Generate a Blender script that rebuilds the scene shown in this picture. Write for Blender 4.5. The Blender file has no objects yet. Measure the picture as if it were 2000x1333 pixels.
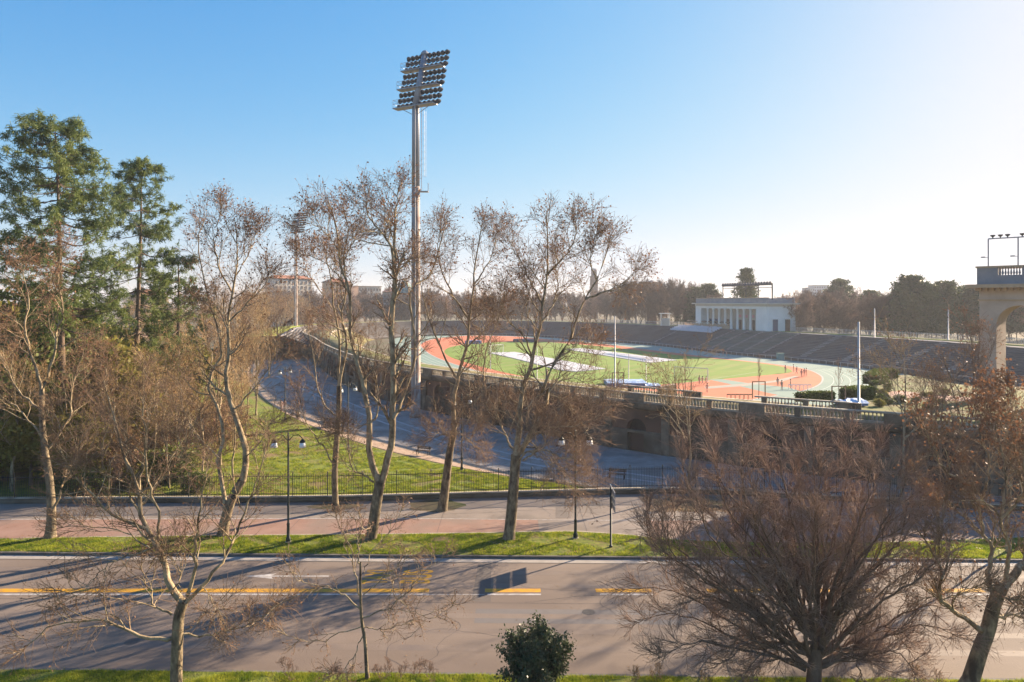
import bpy, bmesh, math, random
import numpy as np
from mathutils import Vector, Matrix

# ------------------------------------------------------------------ camera, sky, sun, exposure
S = bpy.context.scene
COL = S.collection
CH, CF, HOR = 17.0, 1351.0, 590.0          # eye height (m), focal length and horizon in photograph pixels
cam_d = bpy.data.cameras.new('camera')
cam = bpy.data.objects.new('camera', cam_d); COL.objects.link(cam)
cam.location = (0, 0, CH); cam.rotation_euler = (math.radians(90), 0, 0)
cam_d.sensor_width = 36; cam_d.lens = 36 * CF / 2000.0
cam_d.shift_y = -(1333 / 2 - HOR) / 2000.0
cam_d.clip_start = 0.5; cam_d.clip_end = 6000
S.camera = cam

SUN_EL, SUN_AZ = math.radians(20.5), math.radians(53)
wd = bpy.data.worlds.new('World'); S.world = wd; wd.use_nodes = True
nt = wd.node_tree
sky = nt.nodes.new('ShaderNodeTexSky'); sky.sky_type = 'NISHITA'; sky.sun_disc = False
sky.sun_elevation = SUN_EL; sky.sun_rotation = SUN_AZ
sky.air_density = 1.0; sky.dust_density = 0.7; sky.ozone_density = 3.0; sky.altitude = 100
bg = nt.nodes['Background']; bg.inputs['Strength'].default_value = 0.06
tint = nt.nodes.new('ShaderNodeMix'); tint.data_type = 'RGBA'; tint.blend_type = 'MULTIPLY'; tint.inputs[0].default_value = 1.0
tint.inputs[7].default_value = (.86, .95, 1.27, 1)         # the cool white balance of the photograph's sky
hs = nt.nodes.new('ShaderNodeHueSaturation'); hs.inputs['Saturation'].default_value = 1.3
nt.links.new(sky.outputs[0], hs.inputs['Color']); nt.links.new(hs.outputs[0], tint.inputs[6]); sp_ = nt.nodes.new('ShaderNodeSeparateColor'); cb_ = nt.nodes.new('ShaderNodeCombineColor'); nt.links.new(tint.outputs[2], sp_.inputs[0])
for i_ in range(3):                          # hazy winter air: the glow round the sun saturates softly instead of running away
    a_ = nt.nodes.new('ShaderNodeMath'); a_.operation = 'MULTIPLY'; a_.inputs[1].default_value = -1 / 2.6
    b_ = nt.nodes.new('ShaderNodeMath'); b_.operation = 'EXPONENT'
    c_ = nt.nodes.new('ShaderNodeMath'); c_.operation = 'MULTIPLY_ADD'; top_ = (4.75, 4.7, 4.95)[i_]; c_.inputs[1].default_value = -top_; c_.inputs[2].default_value = top_
    nt.links.new(sp_.outputs[i_], a_.inputs[0]); nt.links.new(a_.outputs[0], b_.inputs[0]); nt.links.new(b_.outputs[0], c_.inputs[0]); nt.links.new(c_.outputs[0], cb_.inputs[i_])
nt.links.new(cb_.outputs[0], bg.inputs['Color'])

sd = bpy.data.lights.new('sun', 'SUN'); sd.energy = 5.0; sd.angle = math.radians(0.5); sd.color = (1.0, 0.79, 0.56)
sun = bpy.data.objects.new('sun', sd); COL.objects.link(sun)
sv = Vector((math.sin(SUN_AZ) * math.cos(SUN_EL), math.cos(SUN_AZ) * math.cos(SUN_EL), math.sin(SUN_EL)))
sun.rotation_euler = (-sv).to_track_quat('-Z', 'Y').to_euler(); sun.location = sv * 100

S.view_settings.view_transform = 'Standard'; S.view_settings.look = 'None'
S.view_settings.exposure = 1.75; S.view_settings.gamma = 1.0; S.view_settings.use_curve_mapping = False
S.render.engine = 'CYCLES'
S.cycles.max_bounces = 5; S.cycles.diffuse_bounces = 3; S.cycles.glossy_bounces = 2
S.cycles.transparent_max_bounces = 8; S.cycles.volume_bounces = 0

def air():                                 # thin winter haze: one closed box of even air round everything
    m = bpy.data.materials.new('haze'); m.use_nodes = True; t = m.node_tree; t.nodes.clear()
    o = t.nodes.new('ShaderNodeOutputMaterial'); v = t.nodes.new('ShaderNodeVolumePrincipled')
    v.inputs['Color'].default_value = (.90, .92, 1.0, 1); v.inputs['Density'].default_value = .00024; v.inputs['Anisotropy'].default_value = .2
    t.links.new(v.outputs[0], o.inputs['Volume'])
    me = bpy.data.meshes.new('haze'); x0, x1, y0, y1, z0, z1 = -2600, 2600, -450, 4100, -1.2, 62
    me.from_pydata([(x, y, z) for z in (z0, z1) for x, y in ((x0, y0), (x1, y0), (x1, y1), (x0, y1))], [], [(0, 3, 2, 1), (4, 5, 6, 7), (0, 1, 5, 4), (1, 2, 6, 5), (2, 3, 7, 6), (3, 0, 4, 7)])
    me.materials.append(m); h = bpy.data.objects.new('haze', me); COL.objects.link(h); h['kind'] = 'stuff'
    return h
rng = np.random.default_rng(11)
random.seed(5)

# ------------------------------------------------------------------ materials
def material(name, c1, c2=None, scale=1.0, rough=0.85, bump=0.0, c3=None, scale2=None, metal=0.0, stretch=None,
             detail=6, spec=0.3, trans=None, bscale=None):
    m = bpy.data.materials.new(name); m.use_nodes = True
    t = m.node_tree; b = t.nodes['Principled BSDF']
    b.inputs['Roughness'].default_value = rough; b.inputs['Metallic'].default_value = metal
    b.inputs['Specular IOR Level'].default_value = spec
    if c2 is None:
        b.inputs['Base Color'].default_value = (*c1, 1)
        if bump == 0: return m
    g = t.nodes.new('ShaderNodeNewGeometry')
    mp = t.nodes.new('ShaderNodeMapping'); t.links.new(g.outputs['Position'], mp.inputs['Vector'])
    if stretch: mp.inputs['Scale'].default_value = stretch
    n = t.nodes.new('ShaderNodeTexNoise'); n.inputs['Scale'].default_value = scale; n.inputs['Detail'].default_value = detail
    n.inputs['Roughness'].default_value = 0.65
    t.links.new(mp.outputs[0], n.inputs['Vector'])
    if c2 is not None:
        r = t.nodes.new('ShaderNodeValToRGB'); r.color_ramp.elements[0].position = 0.36; r.color_ramp.elements[1].position = 0.64
        r.color_ramp.elements[0].color = (*c1, 1); r.color_ramp.elements[1].color = (*c2, 1)
        t.links.new(n.outputs['Fac'], r.inputs[0]); out = r.outputs[0]
        if c3 is not None:
            n2 = t.nodes.new('ShaderNodeTexNoise'); n2.inputs['Scale'].default_value = scale2; n2.inputs['Detail'].default_value = 4
            t.links.new(mp.outputs[0], n2.inputs['Vector'])
            r2 = t.nodes.new('ShaderNodeValToRGB'); r2.color_ramp.elements[0].position = 0.48; r2.color_ramp.elements[1].position = 0.68
            t.links.new(n2.outputs['Fac'], r2.inputs[0])
            mx = t.nodes.new('ShaderNodeMix'); mx.data_type = 'RGBA'
            t.links.new(r2.outputs[0], mx.inputs[0]); t.links.new(out, mx.inputs[6]); mx.inputs[7].default_value = (*c3, 1)
            out = mx.outputs[2]
        t.links.new(out, b.inputs['Base Color'])
    if bump:
        bp = t.nodes.new('ShaderNodeBump'); bp.inputs['Strength'].default_value = bump; bp.inputs['Distance'].default_value = 0.05
        nb = t.nodes.new('ShaderNodeTexNoise'); nb.inputs['Scale'].default_value = bscale or scale * 4; nb.inputs['Detail'].default_value = 5
        t.links.new(mp.outputs[0], nb.inputs['Vector'])
        t.links.new(nb.outputs['Fac'], bp.inputs['Height']); t.links.new(bp.outputs[0], b.inputs['Normal'])
    return m

def leaf_material(name, c1, c2, scale=0.8, trans=0.35, rough=0.6):
    m = bpy.data.materials.new(name); m.use_nodes = True
    t = m.node_tree; b = t.nodes['Principled BSDF']; b.inputs['Roughness'].default_value = rough
    b.inputs['Specular IOR Level'].default_value = 0.25
    g = t.nodes.new('ShaderNodeNewGeometry'); n = t.nodes.new('ShaderNodeTexNoise'); n.inputs['Scale'].default_value = scale
    t.links.new(g.outputs['Position'], n.inputs['Vector'])
    r = t.nodes.new('ShaderNodeMix'); r.data_type = 'RGBA'
    mr = t.nodes.new('ShaderNodeMapRange'); mr.inputs[1].default_value = 0.35; mr.inputs[2].default_value = 0.65
    ad = t.nodes.new('ShaderNodeMath'); ad.operation = 'ADD'
    m2 = t.nodes.new('ShaderNodeMath'); m2.operation = 'MULTIPLY_ADD'; m2.inputs[1].default_value = 0.5; m2.inputs[2].default_value = -0.25
    t.links.new(g.outputs['Random Per Island'], m2.inputs[0])
    t.links.new(n.outputs['Fac'], mr.inputs[0]); t.links.new(mr.outputs[0], ad.inputs[0]); t.links.new(m2.outputs[0], ad.inputs[1])
    ad.use_clamp = True
    t.links.new(ad.outputs[0], r.inputs[0]); r.inputs[6].default_value = (*c1, 1); r.inputs[7].default_value = (*c2, 1)
    t.links.new(r.outputs[2], b.inputs['Base Color'])
    tr = t.nodes.new('ShaderNodeBsdfTranslucent'); t.links.new(r.outputs[2], tr.inputs['Color'])
    mx = t.nodes.new('ShaderNodeMixShader'); mx.inputs[0].default_value = trans
    t.links.new(b.outputs[0], mx.inputs[1]); t.links.new(tr.outputs[0], mx.inputs[2])
    t.links.new(mx.outputs[0], t.nodes['Material Output'].inputs['Surface'])
    return m

M = {}
M['asphalt'] = material('asphalt', (.175, .136, .108), (.215, .17, .138), .35, .82, .25, (.145, .112, .092), .12, bscale=30, stretch=(.35, 1, 1))
M['asphalt_path'] = material('asphalt_path', (.20, .168, .145), (.25, .21, .18), .5, .88, .2, (.165, .14, .12), .2, bscale=25)
M['cycle'] = material('cycle_track_red', (.25, .15, .115), (.30, .19, .15), .6, .88, .15, (.23, .17, .14), .25, bscale=25)
M['concrete'] = material('concrete_gutter', (.30, .27, .24), (.38, .345, .31), 1.2, .85, .15)
M['kerb'] = material('kerb_stone', (.10, .09, .08), (.17, .155, .14), 1.5, .85, .15)
M['joint'] = material('dark_joint', (.05, .045, .04), (.08, .07, .06), 3)
M['white'] = material('white_road_paint', (.52, .50, .48), (.30, .27, .25), 3.2, .7)
M['yellow'] = material('yellow_road_paint', (.66, .33, .015), (.42, .235, .05), 2.6, .7)
M['grass'] = material('grass_turf', (.085, .12, .015), (.21, .225, .03), 2.6, .95, 1.0, (.17, .12, .06), .7, bscale=14)
M['lawn'] = material('park_lawn', (.095, .14, .015), (.22, .25, .03), .9, .95, .8, (.23, .16, .075), .2, bscale=9)
M['pitch'] = material('football_pitch', (.125, .215, .02), (.165, .255, .03), .05, .95, .2, stretch=(.4, 1.4, 1), bscale=4)
M['mown'] = material('mown_band', (.15, .225, .025), (.19, .265, .04), .12, .95, .2, (.20, .22, .06), .05, bscale=4)
M['soil'] = material('leafy_soil', (.095, .07, .045), (.15, .12, .065), .5, .95, .6, (.07, .085, .025), .16, bscale=6)
M['dirt'] = material('dirt_path', (.40, .28, .19), (.47, .345, .245), .6, .95, .3)
M['gravel'] = material('grey_gravel_road', (.25, .225, .205), (.33, .30, .27), .8, .95, .3, (.19, .17, .155), .25, bscale=8)
M['rut'] = material('wheel_rut', (.37, .345, .34), (.43, .40, .39), .8, .9)
M['track'] = material('running_track_green', (.19, .275, .235), (.225, .31, .26), .1, .9, stretch=(1, 1, 1))
M['orange'] = material('orange_sports_floor', (.50, .145, .07), (.56, .175, .09), .12, .9)
M['tarp'] = material('white_tarpaulin', (.50, .49, .50), (.60, .585, .59), .3, .6, .5)
M['stone'] = material('weathered_stone', (.15, .12, .085), (.25, .20, .145), .6, .9, .3, (.075, .062, .045), .5)
M['coping'] = material('coping_stone', (.34, .30, .24), (.46, .40, .31), .9, .9, .3, (.2, .17, .13), .8)
M['plinth'] = material('plinth_stone', (.11, .09, .065), (.17, .145, .11), .5, .9, .4, (.07, .06, .042), .3)
M['brick'] = material('brick_wall', (.15, .08, .052), (.21, .12, .08), .7, .9, .5, (.09, .058, .042), .35, bscale=12)
M['dark'] = material('dark_recess', (.035, .03, .03), (.055, .05, .045), 2)
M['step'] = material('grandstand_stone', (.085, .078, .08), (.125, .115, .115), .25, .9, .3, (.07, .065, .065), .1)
M['tread'] = material('sunlit_tread', (.10, .093, .092), (.16, .148, .145), .4, .9, .2, (.09, .085, .08), .15)  # paler than the risers: sun on the step tops put into the colour
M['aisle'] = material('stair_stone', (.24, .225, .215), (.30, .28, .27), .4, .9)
M['green_step'] = material('mossy_stair', (.10, .13, .115), (.15, .18, .16), .4, .9)
M['cream'] = material('cream_plaster', (.52, .47, .40), (.60, .55, .47), .15, .85)
M['pavilion'] = material('pale_pavilion_stone', (.68, .66, .63), (.76, .74, .71), .2, .85)
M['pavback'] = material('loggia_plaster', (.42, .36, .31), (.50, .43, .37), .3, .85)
M['gate'] = material('gate_stone', (.42, .32, .25), (.54, .42, .34), .4, .9, .3, (.33, .25, .20), .25)
M['cornice'] = material('gate_cornice_stone', (.40, .28, .18), (.50, .36, .24), .8, .9)
M['attic'] = material('grey_attic', (.22, .22, .24), (.29, .28, .29), .4, .85)
M['red_roof'] = material('red_roof_tiles', (.30, .12, .07), (.38, .17, .10), .5, .9)
M['glass'] = material('window_glass', (.03, .035, .045), rough=.2, spec=.6)
M['window'] = material('dark_window', (.10, .09, .085), rough=.4)
M['door'] = material('blue_door', (.05, .09, .15), rough=.6)
M['darkdoor'] = material('dark_door', (.09, .06, .05), rough=.6)
M['steel'] = material('galvanised_steel', (.24, .25, .28), (.34, .35, .38), .9, .5, metal=.35, stretch=(1, 1, .2))
M['rust'] = material('weathered_mast_paint', (.30, .235, .20), (.42, .35, .30), 1.3, .7, 0, (.17, .09, .065), 1.1, stretch=(1, 1, .45))
M['lamp_black'] = material('floodlight_housing', (.04, .045, .055), rough=.5)
M['lens'] = material('floodlight_glass', (.25, .27, .30), rough=.15, spec=.7)
M['iron'] = material('dark_green_iron', (.022, .03, .027), rough=.5)
M['fence'] = material('black_fence_iron', (.02, .025, .024), rough=.55)
M['lampglass'] = material('white_lamp_glass', (.85, .86, .86), rough=.3)
M['pole'] = material('pale_metal_pole', (.42, .40, .40), (.50, .48, .47), 1, .5, metal=.2)
M['bark_plane'] = material('plane_bark', (.24, .175, .10), (.44, .36, .235), 4.5, .9, .5, (.10, .07, .04), 2.6, stretch=(1, 1, .5))
M['bark_trunk'] = material('plane_trunk_bark', (.10, .075, .05), (.29, .23, .145), 4.5, .9, .6, (.055, .04, .028), 2.2, stretch=(1, 1, .45))
M['bark_dark'] = material('dark_bark', (.11, .078, .058), (.18, .13, .095), 3, .9, .5, stretch=(1, 1, .4))
M['bark_brown'] = material('brown_bark', (.13, .08, .055), (.22, .145, .10), 3, .9, .5, stretch=(1, 1, .4))
M['twig'] = material('plane_twigs', (.17, .105, .065), (.28, .185, .115), .8, .9)
M['twig_red'] = material('reddish_twigs', (.22, .14, .10), (.33, .22, .16), .5, .9)
M['twig_far'] = material('distant_twigs', (.12, .08, .06), (.17, .12, .085), .15, .9)
M['twig_gold'] = material('golden_twigs', (.33, .215, .10), (.42, .29, .14), .3, .9)
M['leaf_dead'] = leaf_material('withered_leaves', (.19, .09, .05), (.28, .15, .08), 1.5, .3)
M['needles'] = leaf_material('pine_needles', (.085, .13, .045), (.18, .22, .06), .35, .35)
M['needles_dark'] = leaf_material('conifer_foliage', (.045, .075, .03), (.09, .12, .04), .2, .2)
M['olive'] = leaf_material('olive_foliage', (.16, .155, .03), (.27, .235, .05), .35, .35)
M['hedge'] = leaf_material('hedge_foliage', (.07, .10, .02), (.13, .16, .03), 1, .25)
M['bush'] = leaf_material('glossy_bush_leaves', (.045, .065, .03), (.09, .11, .05), 1.5, .2, .4)
M['blade'] = leaf_material('grass_blades', (.13, .20, .016), (.36, .38, .04), 1.8, .5)
M['litter'] = leaf_material('fallen_leaves', (.20, .11, .05), (.30, .19, .09), 2, .1)
M['blue'] = material('blue_mat', (.10, .20, .42), rough=.5)
M['paleblue'] = material('pale_blue_cover', (.35, .48, .68), (.45, .56, .74), .8, .5)
M['net'] = material('goal_net', (.55, .62, .55), rough=.7)
M['bin'] = material('dark_bin', (.03, .035, .03), rough=.6)
M['wood'] = material('bench_wood', (.10, .06, .04), (.14, .09, .06), 4, .8)
M['stake'] = material('timber_stake', (.26, .17, .10), rough=.85)
M['skin'] = material('skin', (.50, .30, .22), rough=.6)
M['hair'] = material('dark_hair', (.04, .028, .02), rough=.7)
M['c_black'] = material('black_cloth', (.025, .025, .03), rough=.85)
M['c_navy'] = material('navy_cloth', (.03, .05, .11), rough=.85)
M['c_red'] = material('red_cloth', (.45, .06, .05), rough=.85)
M['c_white'] = material('white_cloth', (.70, .69, .68), rough=.85)
M['c_grey'] = material('grey_cloth', (.20, .21, .23), rough=.85)
M['c_pink'] = material('pink_cloth', (.60, .28, .30), rough=.85)
M['sign'] = material('sign_panel_back', (.30, .31, .33), (.36, .37, .39), 2, .5, metal=.3)
M['seats'] = material('white_seats', (.62, .62, .70), (.72, .72, .78), 1, .6)
M['tan'] = material('tan_boards', (.50, .36, .25), (.58, .43, .30), 1, .8)
M['copper'] = material('green_copper_roof', (.14, .24, .22), (.18, .28, .26), .4, .7)
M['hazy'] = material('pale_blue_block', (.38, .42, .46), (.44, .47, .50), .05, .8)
M['plastergrey'] = material('grey_plaster', (.30, .27, .25), (.36, .33, .30), .1, .85)
M['orangewall'] = material('ochre_plaster', (.48, .30, .19), (.55, .36, .23), .1, .85)

def lane_lines(m):          # worn pale lane rings of the running track are flat paint: drawn as thin sheets instead
    return m

# ------------------------------------------------------------------ mesh helpers
def link(name, verts, faces, mat, parent=None, smooth=False):
    me = bpy.data.meshes.new(name)
    me.from_pydata([tuple(v) for v in verts], [], faces)
    for m in (mat if isinstance(mat, (list, tuple)) else [mat]): me.materials.append(m)
    if smooth: me.polygons.foreach_set('use_smooth', [True] * len(me.polygons))
    o = bpy.data.objects.new(name, me); COL.objects.link(o)
    if parent: o.parent = parent
    return o

def link_np(name, V, Fq, mat, parent=None, smooth=False):
    """V (n,3) float, Fq (m,k) int with constant k"""
    me = bpy.data.meshes.new(name)
    m, k = Fq.shape
    me.vertices.add(len(V)); me.vertices.foreach_set('co', np.asarray(V, np.float32).ravel())
    me.loops.add(m * k); me.loops.foreach_set('vertex_index', np.asarray(Fq, np.int32).ravel())
    me.polygons.add(m); me.polygons.foreach_set('loop_start', np.arange(0, m * k, k, dtype=np.int32))
    me.polygons.foreach_set('loop_total', np.full(m, k, dtype=np.int32))
    if smooth: me.polygons.foreach_set('use_smooth', np.ones(m, dtype=bool))
    me.update(calc_edges=True); me.materials.append(mat)
    o = bpy.data.objects.new(name, me); COL.objects.link(o)
    if parent: o.parent = parent
    return o

def structure(o): o['kind'] = 'structure'; return o
def stuff(o): o['kind'] = 'stuff'; return o
def tag(o, label, cat, group=None):
    o['label'] = label; o['category'] = cat
    if group: o['group'] = group
    return o
def thing(name, loc, label, cat, group=None, rz=0):
    o = bpy.data.objects.new(name, None); COL.objects.link(o)
    o.location = loc; o.rotation_euler = (0, 0, rz); o.empty_display_size = .2
    return tag(o, label, cat, group)
def copy_tree(root, loc, rz, label, group=None, scale=None):
    r = root.copy(); COL.objects.link(r); r.location = loc; r.rotation_euler = (0, 0, rz)
    if scale: r.scale = scale
    r['label'] = label
    if group: r['group'] = group
    for ch in root.children:
        c = ch.copy(); COL.objects.link(c); c.parent = r
        for g in ch.children:
            d = g.copy(); COL.objects.link(d); d.parent = c
    return r

class MB:
    def __init__(s): s.v = []; s.f = []
    def box(s, x0, y0, z0, x1, y1, z1, m=None):
        b = len(s.v)
        for z in (z0, z1):
            for x, y in ((x0, y0), (x1, y0), (x1, y1), (x0, y1)):
                p = Vector((x, y, z)); s.v.append(tuple(m @ p) if m else tuple(p))
        s.f += [(b, b+3, b+2, b+1), (b+4, b+5, b+6, b+7), (b, b+1, b+5, b+4), (b+1, b+2, b+6, b+5), (b+2, b+3, b+7, b+6), (b+3, b, b+4, b+7)]
        return s
    def tube(s, p0, p1, r0, r1=None, n=8, caps=True):
        r1 = r0 if r1 is None else r1
        p0 = Vector(p0); p1 = Vector(p1); d = (p1 - p0).normalized()
        a = d.orthogonal().normalized(); c = d.cross(a); b = len(s.v)
        for p, r in ((p0, r0), (p1, r1)):
            for i in range(n):
                t = 2 * math.pi * i / n; s.v.append(tuple(p + a * (r * math.cos(t)) + c * (r * math.sin(t))))
        for i in range(n):
            j = (i + 1) % n; s.f.append((b + i, b + j, b + n + j, b + n + i))
        if caps: s.f += [tuple(b + n - 1 - i for i in range(n)), tuple(b + n + i for i in range(n))]
        return s
    def lathe(s, prof, n=16, c=(0, 0, 0), m=None):
        b = len(s.v)
        for r, z in prof:
            for i in range(n):
                t = 2 * math.pi * i / n; p = Vector((c[0] + r * math.cos(t), c[1] + r * math.sin(t), c[2] + z))
                s.v.append(tuple(m @ p) if m else tuple(p))
        for k in range(len(prof) - 1):
            for i in range(n):
                j = (i + 1) % n; s.f.append((b + k*n + i, b + k*n + j, b + (k+1)*n + j, b + (k+1)*n + i))
        s.f.append(tuple(b + n - 1 - i for i in range(n))); s.f.append(tuple(b + (len(prof)-1)*n + i for i in range(n)))
        return s
    def build(s, name, mat, parent=None, smooth=False): return link(name, s.v, s.f, mat, parent, smooth)

def G(px, py, z=0.0):                  # the ground point (at height z) that a photograph pixel looks at
    Y = (CH - z) * CF / (py - HOR); return ((px - 1000) * Y / CF, Y)
def P(px, py, Y): return ((px - 1000) * Y / CF, Y, CH - (py - HOR) * Y / CF)

def cr(pts, n, closed=False):          # Catmull-Rom resample to n points, even in arc length
    P_ = np.array(pts, float); k = len(P_)
    if k == 2 and not closed:
        t = np.linspace(0, 1, n)[:, None]; return P_[0] * (1 - t) + P_[1] * t
    if closed: Q = np.vstack([P_[-1], P_, P_[0], P_[1]])
    else: Q = np.vstack([2 * P_[0] - P_[1], P_, 2 * P_[-1] - P_[-2]])
    out = []; segs = k if closed else k - 1
    for i in range(segs):
        a, b, c, d = Q[i], Q[i+1], Q[i+2], Q[i+3]
        for t in np.linspace(0, 1, 12, endpoint=False):
            out.append(.5 * ((2*b) + (-a + c)*t + (2*a - 5*b + 4*c - d)*t*t + (-a + 3*b - 3*c + d)*t**3))
    out.append(Q[segs + 1]); out = np.array(out)
    L = np.concatenate([[0], np.cumsum(np.linalg.norm(np.diff(out, axis=0), axis=1))])
    u = np.linspace(0, L[-1], n + 1 if closed else n)
    R = np.stack([np.interp(u, L, out[:, j]) for j in range(out.shape[1])], 1)
    return R[:-1] if closed else R

def offset(c, d):                      # shift an open 2-D curve sideways (positive = to the right of travel)
    t = np.gradient(c, axis=0); t /= np.linalg.norm(t, axis=1)[:, None]
    return c + np.stack([t[:, 1], -t[:, 0]], 1) * d

def sheet(name, poly, z, mat, parent=None):
    bm = bmesh.new(); vs = [bm.verts.new((p[0], p[1], z)) for p in poly]; f = bm.faces.new(vs); f.normal_update()
    if f.normal.z < 0: f.normal_flip()
    bmesh.ops.triangulate(bm, faces=[f])
    me = bpy.data.meshes.new(name); bm.to_mesh(me); bm.free(); me.materials.append(mat)
    o = bpy.data.objects.new(name, me); COL.objects.link(o)
    if parent: o.parent = parent
    return o
def slab(name, poly, z0, z1, mat, parent=None):
    bm = bmesh.new(); vs = [bm.verts.new((p[0], p[1], z1)) for p in poly]; f = bm.faces.new(vs); f.normal_update()
    if f.normal.z < 0: f.normal_flip()
    r = bmesh.ops.extrude_face_region(bm, geom=[f])
    for e in r['geom']:
        if isinstance(e, bmesh.types.BMVert): e.co.z = z1
    for v in vs: v.co.z = z0
    bmesh.ops.recalc_face_normals(bm, faces=bm.faces)
    me = bpy.data.meshes.new(name); bm.to_mesh(me); bm.free(); me.materials.append(mat)
    o = bpy.data.objects.new(name, me); COL.objects.link(o)
    if parent: o.parent = parent
    return o
def ribbon(name, a, b, za, zb, mat, parent=None):
    n = len(a); V = np.zeros((2 * n, 3)); V[:n, :2] = a; V[n:, :2] = b; V[:n, 2] = za; V[n:, 2] = zb
    i = np.arange(n - 1); F = np.stack([i, i + 1, i + n + 1, i + n], 1)
    return link_np(name, V, F, mat, parent)
def sweep(name, c, prof, mat, parent=None, closed_prof=True):
    """sweep a profile [(offset to the right, z)] along the curve c"""
    rows = [offset(c, d) for d, z in prof]; n, k = len(c), len(prof)
    V = np.zeros((k * n, 3))
    for j, (d, z) in enumerate(prof): V[j*n:(j+1)*n, :2] = rows[j]; V[j*n:(j+1)*n, 2] = z
    F = []
    for j in range(k if closed_prof else k - 1):
        a, b = j * n, ((j + 1) % k) * n; i = np.arange(n - 1)
        F.append(np.stack([a + i, a + i + 1, b + i + 1, b + i], 1))
    return link_np(name, V, np.vstack(F), mat, parent)
def line_pts(x0, y0, x1, y1, w):
    d = Vector((x1 - x0, y1 - y0)).normalized(); nrm = Vector((-d.y, d.x)) * w / 2
    return [(x0 - nrm.x, y0 - nrm.y), (x1 - nrm.x, y1 - nrm.y), (x1 + nrm.x, y1 + nrm.y), (x0 + nrm.x, y0 + nrm.y)]

# ------------------------------------------------------------------ ground, street, pavements
structure(sheet('ground', [(-2500, -400), (2500, -400), (2500, 4000), (-2500, 4000)], 0, M['soil']))
SL = -0.02                                             # the street runs slightly askew
def sy(x, y0): return y0 + SL * x
def band(name, y0, y1, z, mat, x0=-140, x1=140, parent=None): return sheet(name, [(x0, sy(x0, y0)), (x1, sy(x1, y0)), (x1, sy(x1, y1)), (x0, sy(x0, y1))], z, mat, parent)
street = structure(band('street', 31.5, 45.8, .008, M['asphalt']))
structure(band('gutter', 45.08, 45.74, .012, M['concrete']))
structure(band('gutter_joint', 44.98, 45.08, .0125, M['joint']))
# asphalt patches and cracks on the carriageway
structure(sheet('asphalt_patch', [(-2, 36.6), (9, 36.4), (9, 38.1), (-2, 38.3)], .0095, material('asphalt_patch', (.15, .136, .13), (.17, .155, .148), 1, .85)))
M['tar'] = material('tar_seal', (.055, .05, .048), (.08, .072, .068), 4, .6)
M['worn'] = material('polished_wheel_path', (.18, .141, .113), (.218, .173, .141), .5, .7, .15, (.16, .13, .115), .3, bscale=30)
rc = random.Random(8)
def crack(x, y, n, step, ang, w):
    p = [(x, y)]
    for _ in range(n): ang += rc.uniform(-.45, .45); x += math.cos(ang) * step; y += math.sin(ang) * step * .8; p.append((x, max(32, min(44.6, y))))
    c = np.array(p); wv = np.array([rc.uniform(.4, 1.2) * w for _ in p])[:, None]; t = np.gradient(c, axis=0); t /= (np.linalg.norm(t, axis=1)[:, None] + 1e-6); nn = np.stack([-t[:, 1], t[:, 0]], 1)
    return structure(ribbon('crack', c - nn * wv, c + nn * wv, .0118, .0118, M['tar']))
for a in ((-22, 41.5, 40, .5, 0.0, .018), (-6, 38.4, 30, .45, .1, .016), (2, 34.5, 36, .4, 2.9, .015), (8, 42.8, 40, .5, 3.1, .02), (-14, 35.6, 26, .5, .3, .014), (14, 37.2, 30, .5, 2.7, .016), (-2, 44, 18, .5, -1.2, .013), (-27, 37, 30, .5, .1, .016)): crack(*a)
structure(sheet('trench_patch', [(-2.3, 39.2), (-1.2, 39.2), (-1.35, 44.9), (-2.2, 44.9)], .0105, material('trench_patch', (.115, .097, .087), (.14, .12, .105), 1.5, .85, .2)))
structure(band('joint_seam', 39.0, 39.035, .0108, M['tar'], -60, 60))
for y0 in (33.9, 35.7, 37.4, 41.4, 43.4): structure(band('wheel_path', y0 - .28, y0 + .28, .0101, M['worn'], -70, 70))
for mx, my, mr in ((4.2, 37.9, .36), (-12.5, 42.2, .33), (-19, 34.6, .36)):
    mh = tag(MB().lathe([(mr, 0), (mr, .006), (mr - .05, .009)], 20).build('manhole_cover', material('cast_iron', (.09, .08, .075), (.13, .12, .11), 12, .5, .5, metal=.4)), 'round iron manhole cover set in the carriageway', 'manhole cover'); mh.location = (mx, my, .0075)
# kerbs: single stones
kb = MB().box(-.495, 0, 0, .495, .17, .155); kproto = None
kerb_root = bpy.data.objects.new('kerb', None); COL.objects.link(kerb_root); structure(kerb_root)
kerb_near = bpy.data.objects.new('near_kerb', None); COL.objects.link(kerb_near); structure(kerb_near)
kproto = kb.build('kerbstone', M['kerb'], kerb_root)
first = True
for k in range(-36, 60):
    x = k * 1.0
    o = kproto if first else kproto.copy()
    if not first: COL.objects.link(o)
    first = False
    o.parent = kerb_root; o.location = (x, sy(x, 45.82), .0 + random.uniform(-.006, .006)); o.rotation_euler = (0, 0, SL)
for k in range(-26, 27):
    o = kproto.copy(); COL.objects.link(o); o.parent = kerb_near; x = k * 1.0
    o.location = (x, sy(x, 31.30), -.03 + random.uniform(-.004, .004)); o.rotation_euler = (0, 0, SL)
structure(slab('near_verge', [(-120, sy(-120, 31.3)), (-120, 8), (120, 8), (120, sy(120, 31.3))], -.02, .12, M['grass']))

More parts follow.
